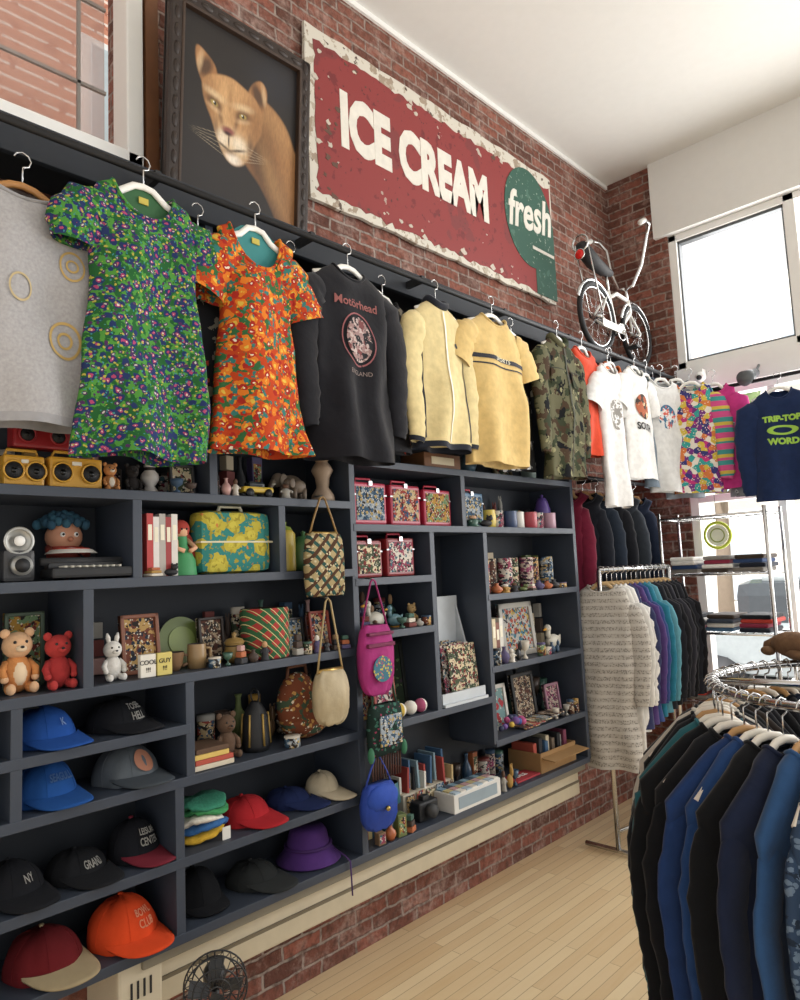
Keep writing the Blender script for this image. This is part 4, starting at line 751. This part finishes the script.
for i,(c_,o) in enumerate([('#c9a030',0),('#2f6098',.01),('#d8d2c4',-.01),('#3a8a54',.015),('#2f7a60',.0)]):
    vs=[];fs=[];n=28
    for j in range(9):
        p=-pi/2+pi*j/8
        for k in range(n): t=2*pi*k/n; r_=1+.16*noise.noise((cos(t)*2,sin(t)*2,i*3)); vs.append((.085*r_*cos(p)*cos(t),o+.09*r_*cos(p)*sin(t),.014+i*.024+.018*sin(p)+(.010*sin(t*2+i)+.012*noise.noise((cos(t)*3,sin(t)*3,i)))*cos(p)))
    for j in range(8):
        for k in range(n): fs.append((j*n+k,j*n+(k+1)%n,(j+1)*n+(k+1)%n,(j+1)*n+k))
    mb.add(vs,fs,C(c_,.95,var=.35,sc=90,bump=.8,bs=120),True)
mb.box((.09,.05,.01),(.002,.03,.05),C('#d8d4cc')); mb.build('beanie_stack',(-.12,1.26,z+.004))
cap('red_visor_cap',1.45,z,.18,'#a0242a',h=.075,yaw=.35); cap('navy_cap',1.65,z,.17,'#1b2548',h=.055,yaw=.45,x=-.15); cap('cream_visor_cap',1.80,z,.13,'#b3a68e',h=.08,yaw=.3,x=-.13)
cap('black_logo_cap',.69,z,.17,'#1a1b1f',txt='NY',h=.09); cap('charcoal_cap',.87,z,.17,'#1a1b1e',h=.07,txt='GRAND'); cap('two_tone_cap',1.045,z,.15,'#1a1b20','#6a2430',txt='LEISURE|CENTER',h=.105)
z=.536
cap('red_cap',.78,z,.2,'#5e1a1e','#98896c',h=.10,bl=.09); cap('orange_cap',1.0,z,.2,'#c84420','#c84420',txt='BOWL|CLUB',tc='#d8a080',h=.115,bl=.08,x=-.12)
cap('black_winter_hat',1.255,z,.17,'#141518',bl=.04,h=.11); cap('charcoal_visor_cap',1.48,z,.18,'#262828','#2a2c2c',h=.065,yaw=.4)
mb=MB(); m_=C('#472468',.95,bump=.6,var=.3,bs=60); mb.lathe([(.001,.12),(.06,.118),(.072,.1),(.085,.045),(.09,.04),(.122,.006),(.124,.002),(.1,.02)],m_,n=28); mb.ring((0,0,.055),.086,.006,C('#3c1a58'),'z'); mb.tube([(.08,.06,.04),(.125,.08,.012),(.15,.08,.0),(.155,.08,-.12)],.003,C('#3c1a58')); mb.build('purple_bucket_hat',(-.14,1.73,z+.002))
z=1.806
lunchbox('lunchbox',2.04,z,.19,.18,'#a82a44',ART(3)); lunchbox('lunchbox',2.255,z,.19,.18,'#9e243c',ART(1)); lunchbox('lunchbox',2.47,z,.19,.17,'#9e243c',ART(5))
lunchbox('blue_lunchbox',2.74,z,.18,.17,'#3f6480',ART(3),x=-.1)
for i,c_ in enumerate(['#c8ae44','#d8d6d0','#3a4a6a','#d3cec4','#a83e48','#d8d6d0','#b890a0']):
    pot('coffee_mug',2.9+i*.095,z,[(.034,0),(.037,.005),(.037,.085),(.037,.09)],c_,x=-.08-.02*(i%2),handle=.02,mat=(ART(6) if i in (1,5) else None))
pot('purple_teapot',3.5,z,[(.03,0),(.05,.05),(.045,.12),(.03,.17)],'#5a4488',x=-.14,lid='#5a4488')
z=2.076
mb=MB(); mb.box((0,0,.035),(.15,.26,.07),C('#7a5233',.6,var=.3),.004); mb.box((.076,0,.035),(.002,.16,.035),C('#d9cdb0')); mb.build('wooden_box',(-.1,2.5,z))
pot('ceramic_vase',2.8,z,[(.03,0),(.05,.05),(.02,.1),(.03,.13)],'#4a6a7a'); frame('picture_frame',3.1,z,.16,.2,'#8a7a5a',ART(2)); pot('glass_jar',3.35,z,[(.04,0),(.045,.1),(.03,.14)],'#a8b8b0')
z=1.586
lunchbox('red_book_box',2.02,z,.15,.155,'#7f2428',ART(2)); lunchbox('red_book_box',2.21,z,.17,.165,'#7f2428',ART(6))
z=1.366
def duck(name,y,z,h,c1,x=-.1):
    mb=MB(); m_=C(c1,.4); mb.ball((0,0,h*.3),(h*.22,h*.4,h*.28),m_); mb.tube([(0,-h*.25,h*.4),(0,-h*.32,h*.6),(0,-h*.3,h*.75)],h*.1,m_); mb.ball((0,-h*.32,h*.82),(h*.13,h*.15,h*.14),m_); mb.tube([(0,-h*.42,h*.8),(0,-h*.6,h*.77)],h*.05,C('#c89030'),rs=[h*.06,h*.03]); mb.tube([(0,h*.3,h*.35),(0,h*.52,h*.52)],h*.1,m_,rs=[h*.14,h*.02]); mb.ball((h*.1,-h*.38,h*.86),h*.02,BLACK,6,5); mb.lathe([(h*.2,0),(h*.2,h*.05)],C('#c89030')); mb.build(name,(x,y,z))
duck('duck_figurine',2.09,z,.13,'#b8b2a4'); duck('duck_figurine',2.21,z,.1,'#5f8088'); plush('cat_figurine',2.31,z,.11,'#a88a5c',x=-.09)
z=.996
frame('dark_print',2.25,z,.2,.3,'#1c1f1c',PAT('darkprint','#22301f',[('v',36,.3,'#5a7048',0),('n',24,.6,'#3a2a3a',4)]),x=-.18)
frame('picture_frame',2.03,z,.14,.2,'#a88a50',ART(1),x=-.14); frame('picture_frame',2.13,z,.13,.17,'#98402e',ART(6),x=-.10)
for i,c_ in enumerate(['#b8553a','#c8a848','#d6d2c8','#a04a6a']):
    mb=MB(); mb.ball((0,0,.03),.03,PAT('ball%d'%i,c_,[('sy',120,.3,'#d8d4c8')])); mb.build('toy_ball',(-.04,2.09+i*.065,z))
mb=MB(); P=C('#b9bec2',.5); mb.box((-.06,0,.24),(.012,.31,.48),P,.002)
for q in (-1,1): mb.prism([(0,0),(.13,0),(.1,.1),(0,.46)],.012,P,M=Matrix.Translation((-.06,q*.15,0))@Matrix.Rotation(pi/2,4,'X'))
mb.box((.03,0,.006),(.16,.31,.012),P); mb.box((.09,0,.03),(.01,.31,.05),P)
for i in range(6): mb.box((-.035+.02*i,-.06+.022*i,.15-.006*i),(.004,.2,.26),ART([6,2,3,4,6,2][i]),M=Matrix.Rotation(-.1,4,'Y'))
mb.build('magazine_rack',(-.11,2.56,z))
z=1.476
for i in range(7):
    pot('printed_can',2.85+i*.098,z,[(.036,0),(.038,.004),(.038,.17),(.036,.174)],'',mat=[ART(1),ART(4),ART(6),ART(2),ART(7),ART(0),ART(3)][i],x=-.10-.03*(i%2))
z=1.131
frame('sticker_display',3.17,z,.3,.28,'#a8a49c',PAT('stickers','#a9a69f',[('v',30,.42,'#3f6f80',0),('v',36,.38,'#a04a3a',5),('v',34,.3,'#b89c48',9),('n',70,.58,'#2a2a30',3)]),x=-.12)
books('book_row',2.83,z,['#c8b898','#7a4a3a','#d0ccc2'],[.22,.2],[.03],x=-.12); duck('duck_figurine',3.46,z,.15,'#c8c2b4',x=-.10)
z=.786
MU=PAT('mushroom_print','#708e8e',[('v',24,.42,'#9c343a',1),('v',54,.22,'#ccc8bc',3)]); frame('mushroom_print',2.94,z,.2,.22,'#c4c0b8',MU,x=-.13); frame('photo_frame',3.20,z,.2,.25,'#1c1c1e',ART(4),x=-.13); frame('pink_card',3.45,z,.14,.16,'#987080',ART(7),x=-.12)
mb=MB()
for k in range(14): mb.ball((random.uniform(-.03,.03),random.uniform(-.12,.12),.028+random.uniform(0,.03)),random.uniform(.014,.026),C(random.choice(['#3a5a9a','#b04a7a','#c0a040','#6a4a8a','#2a2f50']),.6),10,7)
mb.build('toy_pile',(-.05,2.93,z))
mb=MB()
for i in range(5): mb.box((0,-.09+i*.06,.006+.006*i),(.1,.13,.006),ART(i),.001)
mb.build('magazine_spread',(-.055,3.17,z))
z=.536
mb=MB(); K=C('#98754a',.8)
for c_,d_ in [((0,0,.004),(.2,.34,.008)),((.1,0,.05),(.006,.34,.1)),((-.1,0,.05),(.006,.34,.1)),((0,.17,.05),(.2,.006,.1)),((0,-.17,.05),(.2,.006,.1))]: mb.box(c_,d_,K)
mb.box((.14,0,.09),(.08,.34,.004),K,M=Matrix.Rotation(.1,4,'Y'))
for i in range(8): mb.box((-.02+.01*(i%3),-.14+i*.04,.08+.02*(i%2)),(.14,.03,.12),C(['#a84a3a','#2a2a2e','#3a5a7a','#c8bca0','#6a5a4a','#1a1a1e','#98948c','#7a3a50'][i]),.003)
mb.build('cardboard_box',(-.13,3.33,z)); mb=MB(); mb.box((0,0,.006),(.1,.2,.01),C('#a03038'),.002); mb.text('SALE',.04,WHITE,M=Matrix.Translation((0,0,.012))@Matrix.Rotation(pi/2,4,'Z')); mb.build('red_card',(-.08,3.05,z))
mb=MB(); mb.box((0,0,.05),(.13,.34,.1),C('#bfb6a4'),.003)
for i in range(16): mb.box((random.uniform(-.02,.02),-.15+i*.02,.11+.03*(i%3)),(.1,.012,.12),C(['#d8d4ca','#983a34','#3a5a7a','#b8a070','#222428','#7a9098'][i%6]),.001,M=Matrix.Rotation(random.uniform(-.08,.08),4,'X'))
for i in range(5): mb.box((.072,-.13+i*.065,.06),(.003,.05,.07+.01*(i%2)),ART(i))
mb.build('card_file_box',(-.2,2.42,z))
mb=MB(); mb.box((0,0,.04),(.12,.34,.08),C('#cfcdc8',.6),.003); mb.box((.061,0,.04),(.002,.28,.05),C('#8a98a0'))
for i in range(24): mb.box((.04-.04*(i%3),-.14+(i//3)*.04,.083),(.036,.034,.006),C(['#a8b8c4','#3a4a5a','#b89090','#d8d4ca','#7a98a8','#b8a878'][(i*5)%6]))
mb.build('white_card_box',(-.06,2.6,z))
mb=MB(); mb.box((0,0,.04),(.06,.12,.08),BLACK,.01); mb.cyl((.03,0,.04),(.06,0,.04),.028,C('#333333'),n=20); mb.box((0,0,.088),(.03,.04,.02),BLACK,.004); mb.build('vintage_camera',(-.08,2.32,z))
pot('teal_lamp',2.14,z,[(.04,0),(.04,.01),(.012,.03),(.012,.1),(.05,.11),(.04,.19)],'#3f6f7a',x=-.11)
books('comic_row',1.94,z,['#c8c0b0','#3a3a40','#a8402e','#c8b880','#2a4a5a'],[.2,.17,.21],[.02],x=-.17)
# ------------------------------------------------------------ hanging bags
def bag(name,y,ztop,zbot,w,mat,strap,zs,x=.05,kind='round',extra=None,fr=None):
    mb=MB(); H=ztop-zbot; n=28; vs=[];prof=[(.0,.7),(.06,.82),(.12,.9),(.25,.97),(.4,1.0),(.55,1),(.7,.97),(.82,.9),(.9,.8),(.96,.65),(1,.4)] if kind=='round' else [(0,.85),(.1,.95),(.3,.98),(.5,1),(.7,1),(.9,1),(1,.95)]
    for t,s_ in prof:
        for k in range(n): a_=2*pi*k/n; vs.append((.035*math.copysign(abs(sin(a_))**.7,sin(a_))*(.4+.6*sin(pi*min(1,t*.9+.08)))+.01*noise.noise((k*.9,t*3,5)),w/2*s_*math.copysign(abs(cos(a_))**.8,cos(a_)),-t*H+.009*noise.noise((k*.5,t*4,1))))
    fs=[(i*n+k,i*n+(k+1)%n,(i+1)*n+(k+1)%n,(i+1)*n+k) for i in range(len(prof)-1) for k in range(n)]+[tuple(range(n)),tuple((len(prof)-1)*n+k for k in range(n))]
    mb.add(vs,fs,mat,True)
    L=zs-ztop; mb.tube([(0,-w*.38,-.01),(0,-w*.25,L*.4),(0,-.012,L*.95),(0,0,L),(0,.012,L*.95),(0,w*.25,L*.4),(0,w*.38,-.01)],.004,strap,n=6)
    mb.tube([(0,0,L+.002),(-.045,0,L+.006)],.004,C('#888888',.3,1),n=6)
    if fr: mb.tube([(0,-w*.36,0),(0,w*.36,0)],.009,fr)
    if extra: extra(mb,w,H)
    mb.build(name,(x,y,ztop))
BEAD=PAT('beaded_pattern','#a4936c',[('sd',120,.4,'#2f504a'),('se',120,.4,'#4e3628'),('v',60,.25,'#c4b898',2)],bump=.6)
bag('beaded_handbag',1.70,1.76,1.53,.18,BEAD,C('#8a6a3a',.5),1.9,fr=C('#a88a50',.3,.8),kind='sq')
bag('cream_purse',1.71,1.255,1.06,.16,C('#a89878',.6,var=.25,bump=.6,bs=50),C('#a08a60',.5),1.52,fr=C('#a88a50',.3,.8))
def pk(mb,w,H): mb.ell(0,-H*.62,.05,.05,.003,PAT('mirror_work','#3a6a7a',[('v',70,.32,'#b8a84a',0),('v',80,.25,'#a83a5a',3)]),M=FM(.036,0,0)); mb.box((.03,0,-H*.28),(.02,w*.8,.015),C('#6a1a40'),.004); mb.box((.03,0,-H*.12),(.02,w*.75,.012),C('#6a1a40'),.004)
bag('pink_bag',1.945,1.40,1.13,.18,C('#98246a',.85,var=.3,bump=.7,bs=50),C('#8a1a58',.7),1.58,extra=pk)
def gr(mb,w,H):
    mb.box((.034,0,-H*.5),(.006,w*.65,H*.6),ART(3),.001)
    for k in range(12): mb.tube([(0,-w*.4+k*w*.075,-H),(0,-w*.42+k*w*.077,-H-.05),(0,-w*.42+k*w*.075,-H-.09)],.004,C('#4a2f24'),n=5)
    for q in (-1,1): mb.ball((.01,q*w*.5,-H*.95),(.012,.015,.03),C('#2f6a4a'))
bag('embroidered_bag',1.98,1.09,.90,.18,PAT('embroid','#1f2f2a',[('v',50,.3,'#3f6a5c',0),('v',46,.2,'#903a54',4)],bump=.5),C('#2a4a3a'),1.34,kind='sq',extra=gr)
def bl(mb,w,H): mb.ball((.02,0,-H*.3),(.03,w*.46,H*.3),C('#1f44a0',.8,var=.25,bump=.6,bs=50),16,8); mb.ball((.05,0,-H*.5),.01,C('#b8a060',.3,1),8,6)
bag('blue_bag',1.93,.80,.63,.18,C('#1a3a90',.8,var=.25),C('#1f3a90',.7),.9,extra=bl)
# ------------------------------------------------------------ fan
mb=MB(); F_=C('#232427',.4); q=.82
mb.lathe([(.001,0),(.09,0),(.085,.015),(.02,.03)],F_); mb.cyl((0,0,.02),(0,0,.4),.012,F_); mb.ball((-.05,0,.42),(.05,.035,.035),F_)
for r_,xx in ((.11,.0),(.11,.04),(.08,.055),(.05,.06),(.025,.062),(.08,-.02)): mb.ring((xx,0,.42),r_*q,.0025,F_,n=30,m=6)
for k in range(24): t=2*pi*k/24; mb.tube([(xx,r_*q*cos(t),.42+r_*q*sin(t)) for xx,r_ in ((.062,.025),(.055,.08),(.04,.11),(0,.11),(-.02,.08))],.0015,F_,n=4)
for k in range(4):
    t=k*pi/2; mb.prism([(.012,-.01),(.072,-.03),(.08,.016),(.025,.025)],.003,C('#3b3e42',.4),M=FM(.02,0,.42)@Matrix.Rotation(t,4,'Z')@Matrix.Rotation(.35,4,'X'))
mb.build('desk_fan',(.12,1.17,0),yaw=-.5)
# ------------------------------------------------------------ light
w_=bpy.data.worlds.new('world'); SC.world=w_; w_.use_nodes=True; bg=w_.node_tree.nodes['Background']; bg.inputs[0].default_value=(1,.99,.97,1); bg.inputs[1].default_value=1.12
def area(name,loc,rot,size,sy,e,col=(1,1,1)):
    l=bpy.data.lights.new(name,'AREA'); l.shape='RECTANGLE'; l.size=size; l.size_y=sy; l.energy=e; l.color=col
    o=bpy.data.objects.new(name,l); COL.objects.link(o); o.location=loc; o.rotation_euler=rot
area('window_daylight',(2.4,5.3,2.6),(radians(-90),0,0),4.2,3.6,330)
sl=bpy.data.lights.new('sun','SUN'); sl.energy=7; sl.angle=.02; so=bpy.data.objects.new('sun',sl); COL.objects.link(so); so.rotation_euler=(radians(35),0,0); so.location=(2,0,9)
SC.view_settings.view_transform='Standard'; SC.view_settings.exposure=0
